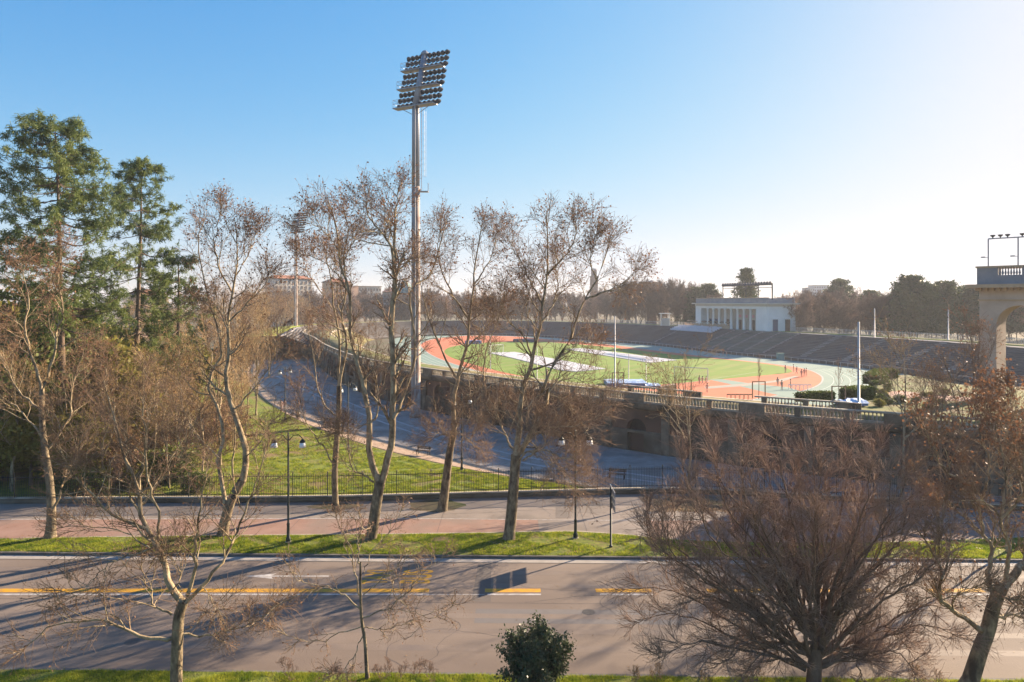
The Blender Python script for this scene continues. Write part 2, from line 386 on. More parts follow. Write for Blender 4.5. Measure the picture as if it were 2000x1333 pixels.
vc = cr([(-140, 52.6), G(-150, 1056), G(0, 1056), G(400, 1051), G(900, 1046), G(1100, 1042), G(1200, 1047), G(1290, 1056), G(1400, 1062), G(1600, 1064), G(1800, 1062), G(2000, 1054), (60, 50.6), (140, 50)], 90)
structure(slab('verge', [tuple(p) for p in vc] + [(140, sy(140, 45.99)), (-140, sy(-140, 45.99))], 0, .15, M['grass']))
wc = cr([(-140, 56.5), (-60, 57.6), (-20, 58.2), (-6, 59.2), (12, 60.8), (20, 60.2), (32, 57.6), (45, 55.2), (70, 53), (140, 50)], 160)   # low wall line
structure(slab('pavement', [tuple(p) for p in vc] + [tuple(p) for p in wc[::-1]], 0, .12, M['asphalt_path']))
sel = vc
edge = offset(vc, -.10)
structure(ribbon('verge_edging', offset(vc, -.02), offset(vc, -.16), .153, .153, M['coping']))
# cycle track and its lines (a fixed course parallel to the verge)
def cyc(x0, x1, lo, hi, z, mat, name):
    xs = np.linspace(x0, x1, 60); b = np.interp(xs, vc[:, 0], vc[:, 1])
    top = np.full_like(xs, 0) + np.interp(xs, [-60, -10, 6, 20, 40, 70], [53.4, 53.9, 53.4, 53.4, 52.6, 52.2])
    a = np.stack([xs, b + (top - b) * lo], 1); c = np.stack([xs, b + (top - b) * hi], 1)
    return structure(ribbon(name, a, c, z, z, mat))
cyc(-60, 2.0, .06, 1.0, .124, M['cycle'], 'cycle_track'); cyc(10.5, 60, .06, 1.0, .124, M['cycle'], 'cycle_track')
cyc(-60, 60, 1.0, 1.03, .128, M['white'], 'cycle_line')
structure(sheet('tree_pit', [(-6.3 + 2.3*math.cos(t)*(1 + .12*math.sin(5*t+1)), 57.3 + 1.7*math.sin(t)*(1 + .1*math.sin(7*t))) for t in np.linspace(0, 2*math.pi, 24, endpoint=False)], .1245, M['soil']))
structure(sheet('tree_pit', [(-14.6 + 2.2*math.cos(t)*(1 + .14*math.sin(4*t)), 57.2 + .9*math.sin(t)*(1 + .12*math.sin(5*t))) for t in np.linspace(0, 2*math.pi, 24, endpoint=False)], .1245, M['soil']))
structure(sheet('tree_pit', [(14.8 + 3.0*math.cos(t), 57.6 + 2.0*math.sin(t)) for t in np.linspace(0, 2*math.pi, 24, endpoint=False)], .1245, M['soil']))

for a in ((-30, 57.2, 40, .5, 0.0, .014), (-5, 55.2, 36, .5, .05, .013), (10, 58.2, 24, .5, 3.0, .013), (3, 54.4, 10, .4, 1.4, .012)):
    p_ = [(a[0], a[1])]; an = a[4]
    for _ in range(a[2]): an += rc.uniform(-.35, .35) - (an - a[4]) * .2; p_.append((p_[-1][0] + math.cos(an) * a[3], p_[-1][1] + math.sin(an) * a[3] * .6))
    c_ = np.array(p_); t_ = np.gradient(c_, axis=0); t_ /= np.linalg.norm(t_, axis=1)[:, None]; n_ = np.stack([-t_[:, 1], t_[:, 0]], 1) * a[5]
    structure(ribbon('crack', c_ - n_, c_ + n_, .1275, .1275, M['tar']))
for x_ in np.arange(-44, 60, 5.5):
    lo_ = np.interp(x_, vc[:, 0], vc[:, 1]) + .2; hi_ = np.interp(x_, wc[:, 0], wc[:, 1]) - .1; structure(sheet('paving_seam', [(x_, lo_), (x_ + .025, lo_), (x_ + .025, hi_), (x_, hi_)], .1262, M['tar']))
structure(sheet('trench_patch', [(3.4, 54.0), (4.6, 54.0), (4.9, 60.0), (3.8, 60.0)], .1235, material('pavement_patch', (.145, .125, .11), (.175, .15, .135), 1.5, .85, .2)))
# painted road markings
def yof(py): return CH * CF / (py - HOR)
def xof(px, py): return (px - 1000) * yof(py) / CF
Yy0, Yy1, Yw0, Yw1 = yof(1157.5), yof(1150.5), yof(1163), yof(1160.3)
def mark(name, xa, xb, ya, yb, mat, z=.0125): return structure(sheet(name, [(xa, ya), (xb, ya), (xb, yb), (xa, yb)], z, mat))
mark('yellow_line', -44, xof(838, 1154), Yy0, Yy1, M['yellow']); mark('white_line', -44, xof(838, 1161), Yw0, Yw1, M['white'])
for k in range(9):
    xa = xof(947, 1154) + k * 6.52
    mark('yellow_dash', xa, xa + 3.28, Yy0, Yy1, M['yellow']); mark('white_dash', xa + .18, xa + 3.28, Yw0, Yw1, M['white'])
mark('white_line', xof(838, 1161), xof(947, 1161), Yw0 + .05, Yw0 + .11, M['white'])
def text(body, x, y, size, sx, rz, mat, z, name):
    cu = bpy.data.curves.new(name, 'FONT'); cu.body = body; cu.size = size; cu.align_x = 'CENTER'; cu.align_y = 'CENTER'; cu.offset = .045
    to = bpy.data.objects.new(name, cu); COL.objects.link(to)
    bpy.context.view_layer.update()
    me = bpy.data.meshes.new_from_object(to.evaluated_get(bpy.context.evaluated_depsgraph_get()))
    bpy.data.objects.remove(to)
    o = bpy.data.objects.new(name, me); COL.objects.link(o); me.materials.clear(); me.materials.append(mat)
    o.location = (x, y, z); o.rotation_euler = (0, 0, rz); o.scale = (sx, 1, 1)
    return structure(o)
text('BUS', xof(817, 1127), yof(1127), 2.55, .50, math.radians(90), M['yellow'], .0125, 'bus_marking')
text('TAXI', xof(739, 1127), yof(1127), 2.2, .46, math.radians(90), M['yellow'], .0125, 'taxi_marking')
ya = yof(1126)                                          # straight-ahead arrow in the bus lane
structure(sheet('white_arrow', [(xof(478, 1126), ya), (xof(540, 1121), ya + .42), (xof(530, 1125), ya + .08), (xof(642, 1127), ya + .08), (xof(642, 1127), ya - .08), (xof(530, 1127), ya - .08), (xof(534, 1130), ya - .42)], .0125, M['white']))

# ------------------------------------------------------------------ low wall with iron fence
lw = thing('low_wall', (0, 0, 0), 'long low stone wall with a pale coping under the black iron fence', 'wall')
sweep('wall_body', wc, [(0, 0), (0, .52), (-.32, .52), (-.32, 0)], M['plinth'], lw)
sweep('coping', wc, [(.05, .522), (.05, .62), (-.37, .62), (-.37, .522)], M['coping'], lw)
fr = thing('iron_fence', (0, 0, 0), 'black iron picket fence standing on the low wall along the park lawn', 'fence')
fl = offset(wc, -.16)
Lc = np.concatenate([[0], np.cumsum(np.linalg.norm(np.diff(fl, axis=0), axis=1))])
def along(c, L, s): return np.array([np.interp(s, L, c[:, 0]), np.interp(s, L, c[:, 1])])
for z in (.78, 2.25): sweep('rail', offset(fl, 0), [(.02, z), (.02, z + .045), (-.02, z + .045), (-.02, z)], M['fence'], fr)
s0 = np.interp(-62, fl[:, 0], Lc); s1 = np.interp(66, fl[:, 0], Lc)
ss = np.arange(s0, s1, .145); pp = np.stack([np.interp(ss, Lc, fl[:, 0]), np.interp(ss, Lc, fl[:, 1])], 1); n = len(pp)
tri = np.array([[0, .011], [.0095, -.0055], [-.0095, -.0055]]) * 1.7
V = np.zeros((n, 7, 3))
for j in range(3):
    V[:, j, :2] = pp + tri[j]; V[:, j, 2] = .62; V[:, 3 + j, :2] = pp + tri[j]; V[:, 3 + j, 2] = 2.40
V[:, 6, :2] = pp; V[:, 6, 2] = 2.50
base = (np.arange(n) * 7)[:, None]
Fq = np.vstack([base + np.array([[j, (j + 1) % 3, 3 + (j + 1) % 3, 3 + j]]) for j in range(3)] + [base + np.array([[3 + j, 3 + (j + 1) % 3, 6, 6]]) for j in range(3)])
pk = link('pickets', V.reshape(-1, 3), [tuple(dict.fromkeys(map(int, f))) for f in Fq], M['fence'], fr); stuff(pk)
post = MB().box(-.035, -.035, .62, .035, .035, 2.55).lathe([(.05, 2.55), (.055, 2.6), (.01, 2.68)], 6).build('post', M['fence'], fr); fp = True
for s in np.arange(s0, s1, 2.9):
    o = post if fp else post.copy()
    if not fp: COL.objects.link(o)
    fp = False; q = along(fl, Lc, s); o.location = (q[0], q[1], 0)

# ------------------------------------------------------------------ park: lawn, dirt path, road round the arena
def gp(lst, z=0): return [G(x, y, z) for x, y in lst]
lawn_edge = cr(gp([(-60, 700), (120, 710), (300, 730), (460, 745), (500, 770), (545, 800), (600, 830), (700, 866), (800, 893), (900, 915), (1000, 933), (1090, 945), (1140, 952)]), 60)
wl = [tuple(p) for p in offset(wc, -.34) if -62 < p[0] < G(1140, 953)[0]]
structure(sheet('lawn', wl + [tuple(p) for p in lawn_edge[::-1]], .02, M['lawn']))
dirt_out = cr(gp([(515, 700), (500, 740), (530, 770), (590, 803), (700, 846), (800, 876), (880, 897), (960, 915), (1060, 936)]), 40)
structure(sheet('dirt_path', [tuple(p) for p in cr(gp([(480, 720), (485, 750), (540, 797), (600, 828), (700, 864), (800, 891), (900, 914), (1000, 932), (1060, 940)]), 40)] + [tuple(p) for p in dirt_out[::-1]], .026, M['dirt']))
WALL = cr([(84, 40), (60, 51.5), (38.4, 63.0), (26, 70.2), (13.9, 79), (2.7, 90.2), (-7.5, 101.5), (-17, 113), (-29, 131), (-44, 165), (-58, 203), (-73, 242), (-82, 290), (-80, 335), (-62, 374), (-20, 398), (30, 390), (70, 350)], 240)
wallL = np.concatenate([[0], np.cumsum(np.linalg.norm(np.diff(WALL, axis=0), axis=1))])
road_far = [tuple(p) for p in offset(WALL, -.2) if p[1] < 330 and p[0] < 62 and p[1] > 50]
road_near = cr(gp([(1500, 1010), (1300, 985), (1150, 950), (1060, 936), (960, 915), (880, 897), (800, 876), (700, 846), (590, 803), (530, 770), (498, 735), (515, 700), (545, 682), (556, 667), (552, 658)]), 60)
structure(sheet('park_road', [tuple(p) for p in road_near] + road_far[::-1], .022, M['gravel']))
for lst in ([(1300, 945), (1150, 925), (1000, 900), (880, 868), (760, 830), (660, 790), (590, 760), (540, 735)], [(1300, 935), (1150, 914), (1000, 888), (880, 857), (760, 818), (660, 778), (590, 748), (545, 722)]):
    c = cr(gp(lst), 50); structure(ribbon('wheel_track', offset(c, -.22), offset(c, .22), .0265, .0265, M['rut']))

# ------------------------------------------------------------------ the arena floor
floor_out = cr(gp([(760, 668), (800, 656), (880, 651), (1000, 653), (1180, 665), (1280, 673), (1400, 688), (1500, 698), (1600, 708), (1700, 720), (1790, 736), (1880, 770), (1760, 820), (1600, 845), (1450, 830), (1200, 790), (1000, 750), (900, 732), (840, 715), (790, 690)]), 120, True)
structure(sheet('running_track', floor_out, .004, M['track']))
orange = cr(gp([(822, 672), (850, 662), (920, 656), (1010, 658), (1080, 664), (1180, 672.5), (1290, 686), (1400, 699), (1500, 710), (1570, 720), (1603, 733), (1608, 744), (1596, 755), (1560, 766), (1500, 776), (1420, 790), (1300, 800), (1180, 778), (1000, 741), (900, 716), (850, 698), (828, 684)]), 140, True)
structure(sheet('orange_floor', orange, .008, M['orange']))
oc = np.vstack([orange, orange[:1]])
structure(ribbon('track_kerb_line', offset(oc, -.0), offset(oc, .35), .0125, .0125, M['white']))
pitch = cr(gp([(868, 686), (885, 677), (930, 671), (1000, 668), (1060, 668), (1180, 677.5), (1270, 688), (1340, 696), (1440, 705), (1520, 715), (1546, 724), (1540, 729), (1500, 733), (1400, 742), (1300, 751), (1220, 757), (1120, 751), (1000, 731), (920, 711), (880, 698)]), 120, True)
structure(sheet('pitch', pitch, .012, M['pitch']))
structure(sheet('lane', gp([(1385, 742), (1410, 741), (1470, 750), (1540, 757), (1600, 776), (1560, 781), (1500, 768), (1440, 754)]), .0165, M['track']))
structure(sheet('lane', gp([(1380, 760), (1450, 755), (1530, 745), (1560, 736), (1552, 735), (1510, 744), (1440, 751), (1375, 756)]), .0205, material('pale_lane', (.32, .30, .25), (.37, .34, .28), .3)))
pc_ = [Vector(G(900, 690)), Vector(G(1500, 722))]; pu = (pc_[1] - pc_[0]).normalized(); pq = Vector((-pu.y, pu.x))
def inside(p, poly):
    c = False; n_ = len(poly); j = n_ - 1
    for i in range(n_):
        if (poly[i][1] > p[1]) != (poly[j][1] > p[1]) and p[0] < (poly[j][0] - poly[i][0]) * (p[1] - poly[i][1]) / (poly[j][1] - poly[i][1]) + poly[i][0]: c = not c
        j = i
    return c
pl = [tuple(p) for p in pitch]
for k in range(0, 40, 2):                              # mown bands across the pitch
    mbs = MB(); L_ = (pc_[1] - pc_[0]).length
    for j in range(-40, 40):
        q = [pc_[0] + pu * (L_ * a / 36 - 12) + pq * b for a, b in ((k, j * 2), (k + 1, j * 2), (k + 1, j * 2 + 2), (k, j * 2 + 2))]
        if all(inside(v, pl) for v in q): b_ = len(mbs.v); mbs.v += [(v.x, v.y, .0155) for v in q]; mbs.f.append((b_, b_ + 1, b_ + 2, b_ + 3))
    if mbs.f: structure(mbs.build('mown_band', M['mown']))
for dd in (2.0, 3.6, 5.2, 6.8, 8.4):
    structure(ribbon('lane_line', offset(oc, -dd), offset(oc, -dd - .12), .0125, .0125, material('lane_paint', (.48, .56, .50))))
structure(sheet('pitch_line', line_pts(*G(1318, 752), *G(1480, 727), .15), .0165, M['white']))

def tarp(lst, label):
    t = slab('tarpaulin', gp(lst), .03, .16, M['tarp']); tag(t, label, 'tarpaulin'); return t
tarp([(954, 690), (1005, 688.5), (1060, 698), (1120, 709), (1183, 721.5), (1125, 727), (1093, 724), (1051, 713), (1000, 700)], 'nearer white tarpaulin lying slanted across the football pitch')
tarp([(1104, 683), (1135, 681), (1200, 689), (1322, 704.5), (1270, 709.5), (1201, 698.5), (1150, 690)], 'farther white tarpaulin strip lying along the far side of the pitch')

# ------------------------------------------------------------------ grandstand
FOOT = cr([(-50, 205), (-58, 240), (-66, 275), (-62, 312), (-41, 345), (-14, 353), (12, 336), (39, 297), (56, 268), (68, 231), (77, 209), (85, 191), (90.5, 174), (93.5, 155), (96, 139), (99, 122), (103, 104)], 200)
FL = np.concatenate([[0], np.cumsum(np.linalg.norm(np.diff(FOOT, axis=0), axis=1))])
def fpt(s, off=0):
    c = offset(FOOT, off); return np.array([np.interp(s, FL, c[:, 0]), np.interp(s, FL, c[:, 1])])
gs = thing('grandstand', (0, 0, 0), 'dark stone terraced grandstand curving round the far side of the running track', 'grandstand')
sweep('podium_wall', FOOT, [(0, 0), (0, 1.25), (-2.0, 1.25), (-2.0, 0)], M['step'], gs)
NT = 15; TZ0, TZ1, TD = 1.25, 7.0, 15.0
for k in range(NT):
    d0 = -2.0 - k * TD / NT; z1 = TZ0 + (k + 1) * (TZ1 - TZ0) / NT
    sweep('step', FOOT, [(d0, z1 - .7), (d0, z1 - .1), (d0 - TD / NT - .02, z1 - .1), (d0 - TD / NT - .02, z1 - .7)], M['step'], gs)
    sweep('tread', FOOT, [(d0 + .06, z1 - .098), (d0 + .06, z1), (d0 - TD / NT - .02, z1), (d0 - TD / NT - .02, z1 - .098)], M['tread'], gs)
sweep('top_walk', FOOT, [(-17.0, 6.2), (-17.0, 7.03), (-19.2, 7.03), (-19.2, 6.2)], M['aisle'], gs)
structure(sweep('embankment', FOOT, [(-19.2, 0), (-19.2, 7.06), (-29, 6.9), (-44, 0)], M['lawn']))
def s_at(px):                                        # arc position of the foot curve seen at a column
    q = 1000 + CF * FOOT[:, 0] / FOOT[:, 1]; m = np.arange(len(q)) > 100
    return float(np.interp(px, q[m], FL[m]))
def ramp(sa, sb, mat, name, z=0.12, d0=-1.9, d1=-17.2):
    u = np.linspace(sa, sb, 8)
    a = np.array([fpt(s, d0) for s in u]); b = np.array([fpt(s, d1) for s in u])
    nst = 24
    mb = MB()
    for k in range(nst):                            # a flight of real steps
        t0, t1 = k / nst, (k + 1) / nst; zt = TZ0 + t1 * (TZ1 - TZ0) + z
        for i in range(7):
            q = [a[i] + (b[i] - a[i]) * t0, a[i+1] + (b[i+1] - a[i+1]) * t0, a[i+1] + (b[i+1] - a[i+1]) * t1, a[i] + (b[i] - a[i]) * t1]
            v = len(mb.v); mb.v += [(p[0], p[1], zt) for p in q] + [(q[0][0], q[0][1], zt - .6), (q[1][0], q[1][1], zt - .6)]
            mb.f += [(v, v+1, v+2, v+3), (v+4, v+5, v+1, v)]
        for (cc, ) in ((a[0] + (b[0]-a[0])*t0, ), ):
            pass
    o = mb.build(name, mat, gs); return o
sA, sB = s_at(1345), s_at(1492)
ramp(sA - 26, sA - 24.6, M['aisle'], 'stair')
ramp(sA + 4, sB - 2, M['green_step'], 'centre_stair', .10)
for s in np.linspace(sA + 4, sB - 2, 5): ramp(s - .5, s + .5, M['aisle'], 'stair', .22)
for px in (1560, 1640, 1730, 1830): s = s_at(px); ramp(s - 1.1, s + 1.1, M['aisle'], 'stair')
# light fence on the embankment top
bf = thing('boundary_fence', (0, 0, 0), 'pale slatted boundary fence along the top of the far grandstand bank', 'fence')
cb = offset(FOOT, -27); m = np.arange(200) > 95
sweep('rail', cb[m], [(0, 8.2), (0, 8.28), (-.06, 8.28), (-.06, 8.2)], M['pole'], bf)
sweep('rail', cb[m], [(0, 7.2), (0, 7.28), (-.06, 7.28), (-.06, 7.2)], M['pole'], bf)
cbm = cb[m]; cl = np.concatenate([[0], np.cumsum(np.linalg.norm(np.diff(cbm, axis=0), axis=1))]); mb = MB()
for s in np.arange(0, cl[-1], .5):
    q = along(cbm, cl, s); mb.box(q[0] - .05, q[1] - .05, 6.9, q[0] + .05, q[1] + .05, 8.5)
stuff(mb.build('pickets', M['pole'], bf))

# low hurdle-like rail along the foot of the stand
rl = thing('track_rail', (0, 0, 0), 'low pale rail between the running track and the foot of the grandstand', 'railing')
c = offset(FOOT, .8)[60:170]; sweep('rail', c, [(0, .95), (0, 1.03), (-.06, 1.03), (-.06, .95)], M['pole'], rl)
c1 = np.concatenate([[0], np.cumsum(np.linalg.norm(np.diff(c, axis=0), axis=1))]); mb = MB()
for s in np.arange(0, c1[-1], 2.5): q = along(c, c1, s); mb.box(q[0]-.04, q[1]-.04, 0, q[0]+.04, q[1]+.04, 1.0)
stuff(mb.build('rail_posts', M['pole'], rl))

# ------------------------------------------------------------------ outer wall of the arena with balustrades
aw = thing('arena_wall', (0, 0, 0), 'long brick and stone outer wall of the arena with arched niches and a balustrade', 'wall')
ZT = 5.6
sA0, sA1 = np.interp(0, np.arange(240), wallL), float(np.interp(-73, WALL[:140, 0], wallL[:140])) if False else wallL[150]
wcn = WALL[:185]
sweep('core', wcn, [(.9, 0), (.9, ZT - .05), (1.6, ZT - .05), (1.6, 0)], M['dark'], aw)
sweep('cornice', wcn, [(-.38, ZT - .55), (-.45, ZT - .05), (-.45, ZT + .02), (1.2, ZT + .02), (1.2, ZT - .8), (-.1, ZT - .8)], M['stone'], aw)
def wp(s, d, z):
    i = np.interp(s, wallL, np.arange(240)); k = int(min(i, 238)); t = WALL[k+1] - WALL[k]; t = t / np.linalg.norm(t)
    q = along(WALL, wallL, s); return (q[0] + t[1] * d, q[1] - t[0] * d, z)
def strip(mb, pts0, pts1):                             # quads between two matching rows of points
    b = len(mb.v); n_ = len(pts0); mb.v += list(pts0) + list(pts1)
    for i in range(n_ - 1): mb.f.append((b + i, b + i + 1, b + n_ + i + 1, b + n_ + i))
def bay(s, Lb, kind):
    """one wall bay: stone pier, then brick field with a lunette or a tall arched niche cut into it"""
    sm = s + Lb / 2
    mb = MB(); z0, z1 = 2.35, ZT - .8
    pl_ = MB()                                         # plinth course with a door gap for lunette bays
    def wallrect(m_, sa, sb, za, zb, d, nseg=4):
        u = np.linspace(sa, sb, nseg); strip(m_, [wp(q, d, za) for q in u], [wp(q, d, zb) for q in u])
    if kind == 'lunette':
        hw, r = 1.05, 1.25
        wallrect(pl_, s, sm - hw, 0, z0, -.22); wallrect(pl_, sm + hw, s + Lb, 0, z0, -.22)
        strip(pl_, [wp(sm - hw, -.22, 0), wp(sm - hw, .7, 0)], [wp(sm - hw, -.22, z0), wp(sm - hw, .7, z0)])
        strip(pl_, [wp(sm + hw, -.22, 0), wp(sm + hw, .7, 0)], [wp(sm + hw, -.22, z0), wp(sm + hw, .7, z0)])
        u = np.linspace(s, s + Lb, 6); strip(pl_, [wp(q, -.22, z0) for q in u], [wp(q, .1, z0 + .06) for q in u])
        cz = z0 + .1
    else:
        hw = r = 1.15; cz = 3.2
        wallrect(pl_, s, sm - hw, 0, z0, -.22); wallrect(pl_, sm + hw, s + Lb, 0, z0, -.22)
        strip(pl_, [wp(sm - hw, -.22, 0), wp(sm - hw, .7, 0)], [wp(sm - hw, -.22, z0), wp(sm - hw, .7, z0)])
        strip(pl_, [wp(sm + hw, -.22, 0), wp(sm + hw, .7, 0)], [wp(sm + hw, -.22, z0), wp(sm + hw, .7, z0)])
        for sa, sb in ((s, sm - hw), (sm + hw, s + Lb)):
            u = np.linspace(sa, sb, 4); strip(pl_, [wp(q, -.22, z0) for q in u], [wp(q, .1, z0 + .06) for q in u])
    pl_.build('plinth', M['plinth'], aw)
    # brick field round the arch
    th = np.linspace(math.pi, 0, 13); arc = [(sm + r * math.cos(a), cz + r * math.sin(a)) for a in th]
    wallrect(mb, s, sm - r, z0, z1, 0); wallrect(mb, sm + r, s + Lb, z0, z1, 0)
    strip(mb, [wp(a, 0, z) for a, z in arc], [wp(a, 0, z1) for a, z in arc])
    if cz > z0 + .2:
        pass
    strip(mb, [wp(a, 0, z) for a, z in arc], [wp(a, .7, z) for a, z in arc])
    if kind != 'lunette':
        for q in (sm - r, sm + r): strip(mb, [wp(q, 0, z0), wp(q, .7, z0)], [wp(q, 0, cz), wp(q, .7, cz)])
    mb.build('brick_field', M['brick'], aw)
    nb = MB()
    strip(nb, [wp(sm - r, .72, 0), wp(sm + r, .72, 0)], [wp(sm - r, .72, z1), wp(sm + r, .72, z1)])
    nb.build('niche_back', M['plinth'] if kind != 'lunette' else M['dark'], aw)
    if kind == 'lunette':
        db = MB(); strip(db, [wp(sm - hw, .45, 0), wp(sm + hw, .45, 0)], [wp(sm - hw, .45, 2.1), wp(sm + hw, .45, 2.1)]); db.build('door', M['darkdoor'], aw)
        lb = MB(); strip(lb, [wp(sm - hw, -.2, 2.1), wp(sm + hw, -.2, 2.1)], [wp(sm - hw, -.2, z0), wp(sm + hw, -.2, z0)]); strip(lb, [wp(sm - hw, -.2, 2.1), wp(sm + hw, -.2, 2.1)], [wp(sm - hw, .5, 2.1), wp(sm + hw, .5, 2.1)]); lb.build('lintel', M['stone'], aw)
    pr = MB()                                          # projecting pier at the bay start
    a0, a1 = s - .45, s + .45
    vs = [wp(a0, -.32, 0), wp(a1, -.32, 0), wp(a1, .05, 0), wp(a0, .05, 0)]
    b = len(pr.v); pr.v += vs + [(v[0], v[1], ZT - .8) for v in vs]
    pr.f += [(0, 1, 5, 4), (1, 2, 6, 5), (3, 0, 4, 7), (4, 5, 6, 7)]
    pr.build('pier', M['stone'], aw)
sw = float(np.interp(13.9 * -1, -WALL[:60, 0], wallL[:60]))      # arc length at the door seen in the photo
Lb = 7.4; s = (sw - .35 - Lb / 2) % Lb; k = 0
while s < wallL[178]:
    idx = round((s + Lb / 2 - (sw - .35)) / Lb)
    bay(s, Lb, 'lunette' if idx % 2 == 0 else 'niche'); s += Lb
def balustrade(name, s0, s1, d, z, label, parent=None, solid=2.2):
    b = thing(name, (0, 0, 0), label, 'balustrade')
    u = np.linspace(s0, s1, max(3, int((s1 - s0) / 1.5)))
    def sw_(nm, prof, mat):
        V = []; k_ = len(prof); n_ = len(u)
        for dd, zz in prof: V += [wp(q, d + dd, zz) for q in u]
        F = [(j*n_ + i, j*n_ + i + 1, ((j+1) % k_)*n_ + i + 1, ((j+1) % k_)*n_ + i) for j in range(k_) for i in range(n_ - 1)]
        F += [tuple(j*n_ for j in range(k_)), tuple(j*n_ + n_ - 1 for j in range(k_))]
        return link(nm, V, F, mat, b)
    sw_('base_course', [(-.2, z), (-.2, z + .18), (.2, z + .18), (.2, z)], M['coping'])
    sw_('handrail', [(-.22, z + .92), (-.26, z + 1.0), (-.22, z + 1.08), (.22, z + 1.08), (.26, z + 1.0), (.22, z + .92)], M['coping'])
    mb = MB(); ped = None; q = s0; cyc_ = 0
    prof = [(.05, .18), (.11, .26), (.125, .40), (.06, .66), (.05, .78), (.10, .92)]
    while q < s1 - 1:
        # pedestal
        p = wp(q, d, 0); p2 = wp(q + .1, d, 0); ang = math.atan2(p2[1] - p[1], p2[0] - p[0])
        w = solid / 2 if cyc_ % 3 == 0 else .28
        pm = MB().box(-w, -.23, .0, w, .23, 1.02).build('pedestal', M['stone'], b)
        pm.location = (p[0], p[1], z + .002); pm.rotation_euler = (0, 0, ang)
        q2 = min(q + 4.4, s1); t = q + w + .22
        while t < q2 - (solid / 2 if (cyc_ + 1) % 3 == 0 else .28) - .1:
            c_ = wp(t, d, 0); mb.lathe(prof, 6, (c_[0], c_[1], z)); t += .34
        q = q2; cyc_ += 1
    stuff(mb.build('balusters', M['coping'], b))
    return b
balustrade('balustrade', 1, wallL[178], -.1, ZT + .02, 'stone balustrade along the outer top edge of the arena wall', solid=2.6)
s_in0 = float(np.interp(-30.0, -WALL[:60, 0], wallL[:60])); s_in1 = float(np.interp(-20.5, -WALL[:60, 0], wallL[:60]))
def s_px(px, d):                                       # arc position on the wall seen at a column, offset d
    c = offset(WALL, d)[:120]; q = 1000 + CF * c[:, 0] / c[:, 1]
    return float(np.interp(-px, -q, wallL[:120]))
balustrade('balustrade', s_px(1660, 5.5), s_px(1475, 5.5), 5.5, ZT, 'short inner balustrade between the blue mats and the outer arena wall')
balustrade('balustrade', s_px(1352, 5.5), s_px(1215, 5.5), 5.5, ZT, 'short inner balustrade in front of the pale blue landing mat')
# terrace behind the wall (grass and paths) and its inner stone steps
ter_in = 9.0
structure(sweep('terrace', WALL, [(1.2, 0), (1.2, ZT), (ter_in, ZT), (ter_in + 1, 4.4), (ter_in + 12, 0)], material('terrace_turf', (.13, .11, .045), (.19, .16, .065), .35, .95, .4, (.10, .13, .025), .15)))
sweep('near_step', WALL[:150], [(ter_in + .5, 0), (ter_in + .5, ZT + .004), (ter_in - .2, ZT + .004), (ter_in - .2, 0)], M['coping'], aw)
# garden terrace at the right end of the arena
gz = 5.55
garden = gp([(1600, 800), (1650, 783), (1690, 768), (1700, 752), (1716, 737), (1770, 733), (1830, 745), (1900, 757)], gz) + [(120, 95), (110, 40), (84, 44), (60, 55), (40, 67), (34, 71)]
structure(slab('garden_terrace', garden, 0, gz + .06, material('garden_turf', (.11, .13, .03), (.17, .165, .05), .3, .95, .4, (.15, .11, .055), .2)))
structure(sheet('garden_path', gp([(1712, 767), (1760, 765), (1830, 772), (1900, 778), (1900, 786), (1820, 784), (1760, 777), (1716, 774)], gz), gz + .065, material('pink_gravel', (.34, .19, .15), (.40, .24, .19), .5)))

# ------------------------------------------------------------------ pavilion
Apt, Bpt = Vector((73, 275, 0)), Vector((86.2, 233.5, 0))
pd = (Bpt - Apt).normalized(); pn = Vector((-pd.y, pd.x, 0))
if pn.x < 0: pn = -pn                                  # pn points away from the track
PL = (Bpt - Apt).length
pv = thing('pavilion', tuple(Apt), 'pale columned pavilion with a flat cornice on top of the far grandstand', 'pavilion')
pv.rotation_euler = (0, 0, math.atan2(pd.y, pd.x))     # local x along the front, local +y away from the track?
loc_m = Matrix.Rotation(-math.atan2(pd.y, pd.x), 3, 'Z')
sgn = 1 if (loc_m @ pn).y > 0 else -1
D = 11.5
def pbox(mb, x0, y0, z0, x1, y1, z1): mb.box(x0, min(sgn*y0, sgn*y1), z0, x1, max(sgn*y0, sgn*y1), z1)
zb, zt = 6.6, 15.4
rec = 3.2; xa, xb = PL * .085, PL * .86
m = MB(); pbox(m, 0, 0, zb, xa, D, zt); m.build('wall', M['pavilion'], pv)
m = MB(); pbox(m, xb, 0, zb, PL, D, zt); m.build('wall', M['pavilion'], pv)
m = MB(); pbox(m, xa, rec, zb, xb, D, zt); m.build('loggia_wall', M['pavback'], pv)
m = MB(); pbox(m, xa, 0, zt - .9, xb, rec, zt); m.build('architrave', M['pavilion'], pv)
m = MB(); pbox(m, -.5, -.6, zb - 1.2, PL + .5, D + .5, zb + .15); m.build('base', M['pavilion'], pv)
m = MB(); pbox(m, -.15, -.15, zt, PL + .15, D + .15, zt + .75); m.build('frieze', M['cream'], pv)
m = MB(); pbox(m, -1.1, -1.1, zt + .75, PL + 1.1, D + 1.1, zt + 1.15); m.build('cornice', M['cream'], pv)
m = MB(); pbox(m, 0, .2, zt + 1.15, PL, .7, zt + 2.9); m.build('attic_wall', M['attic'], pv)
m = MB(); pbox(m, 0, D - .7, zt + 1.15, PL, D - .2, zt + 2.9); m.build('attic_wall', M['attic'], pv)
m = MB(); pbox(m, PL - .7, .72, zt + 1.15, PL - .2, D - .72, zt + 2.4); m.build('attic_wall', M['attic'], pv)
m = MB(); pbox(m, 0, .72, zt + 1.15, .5, D - .72, zt + 2.4); m.build('attic_wall', M['attic'], pv)
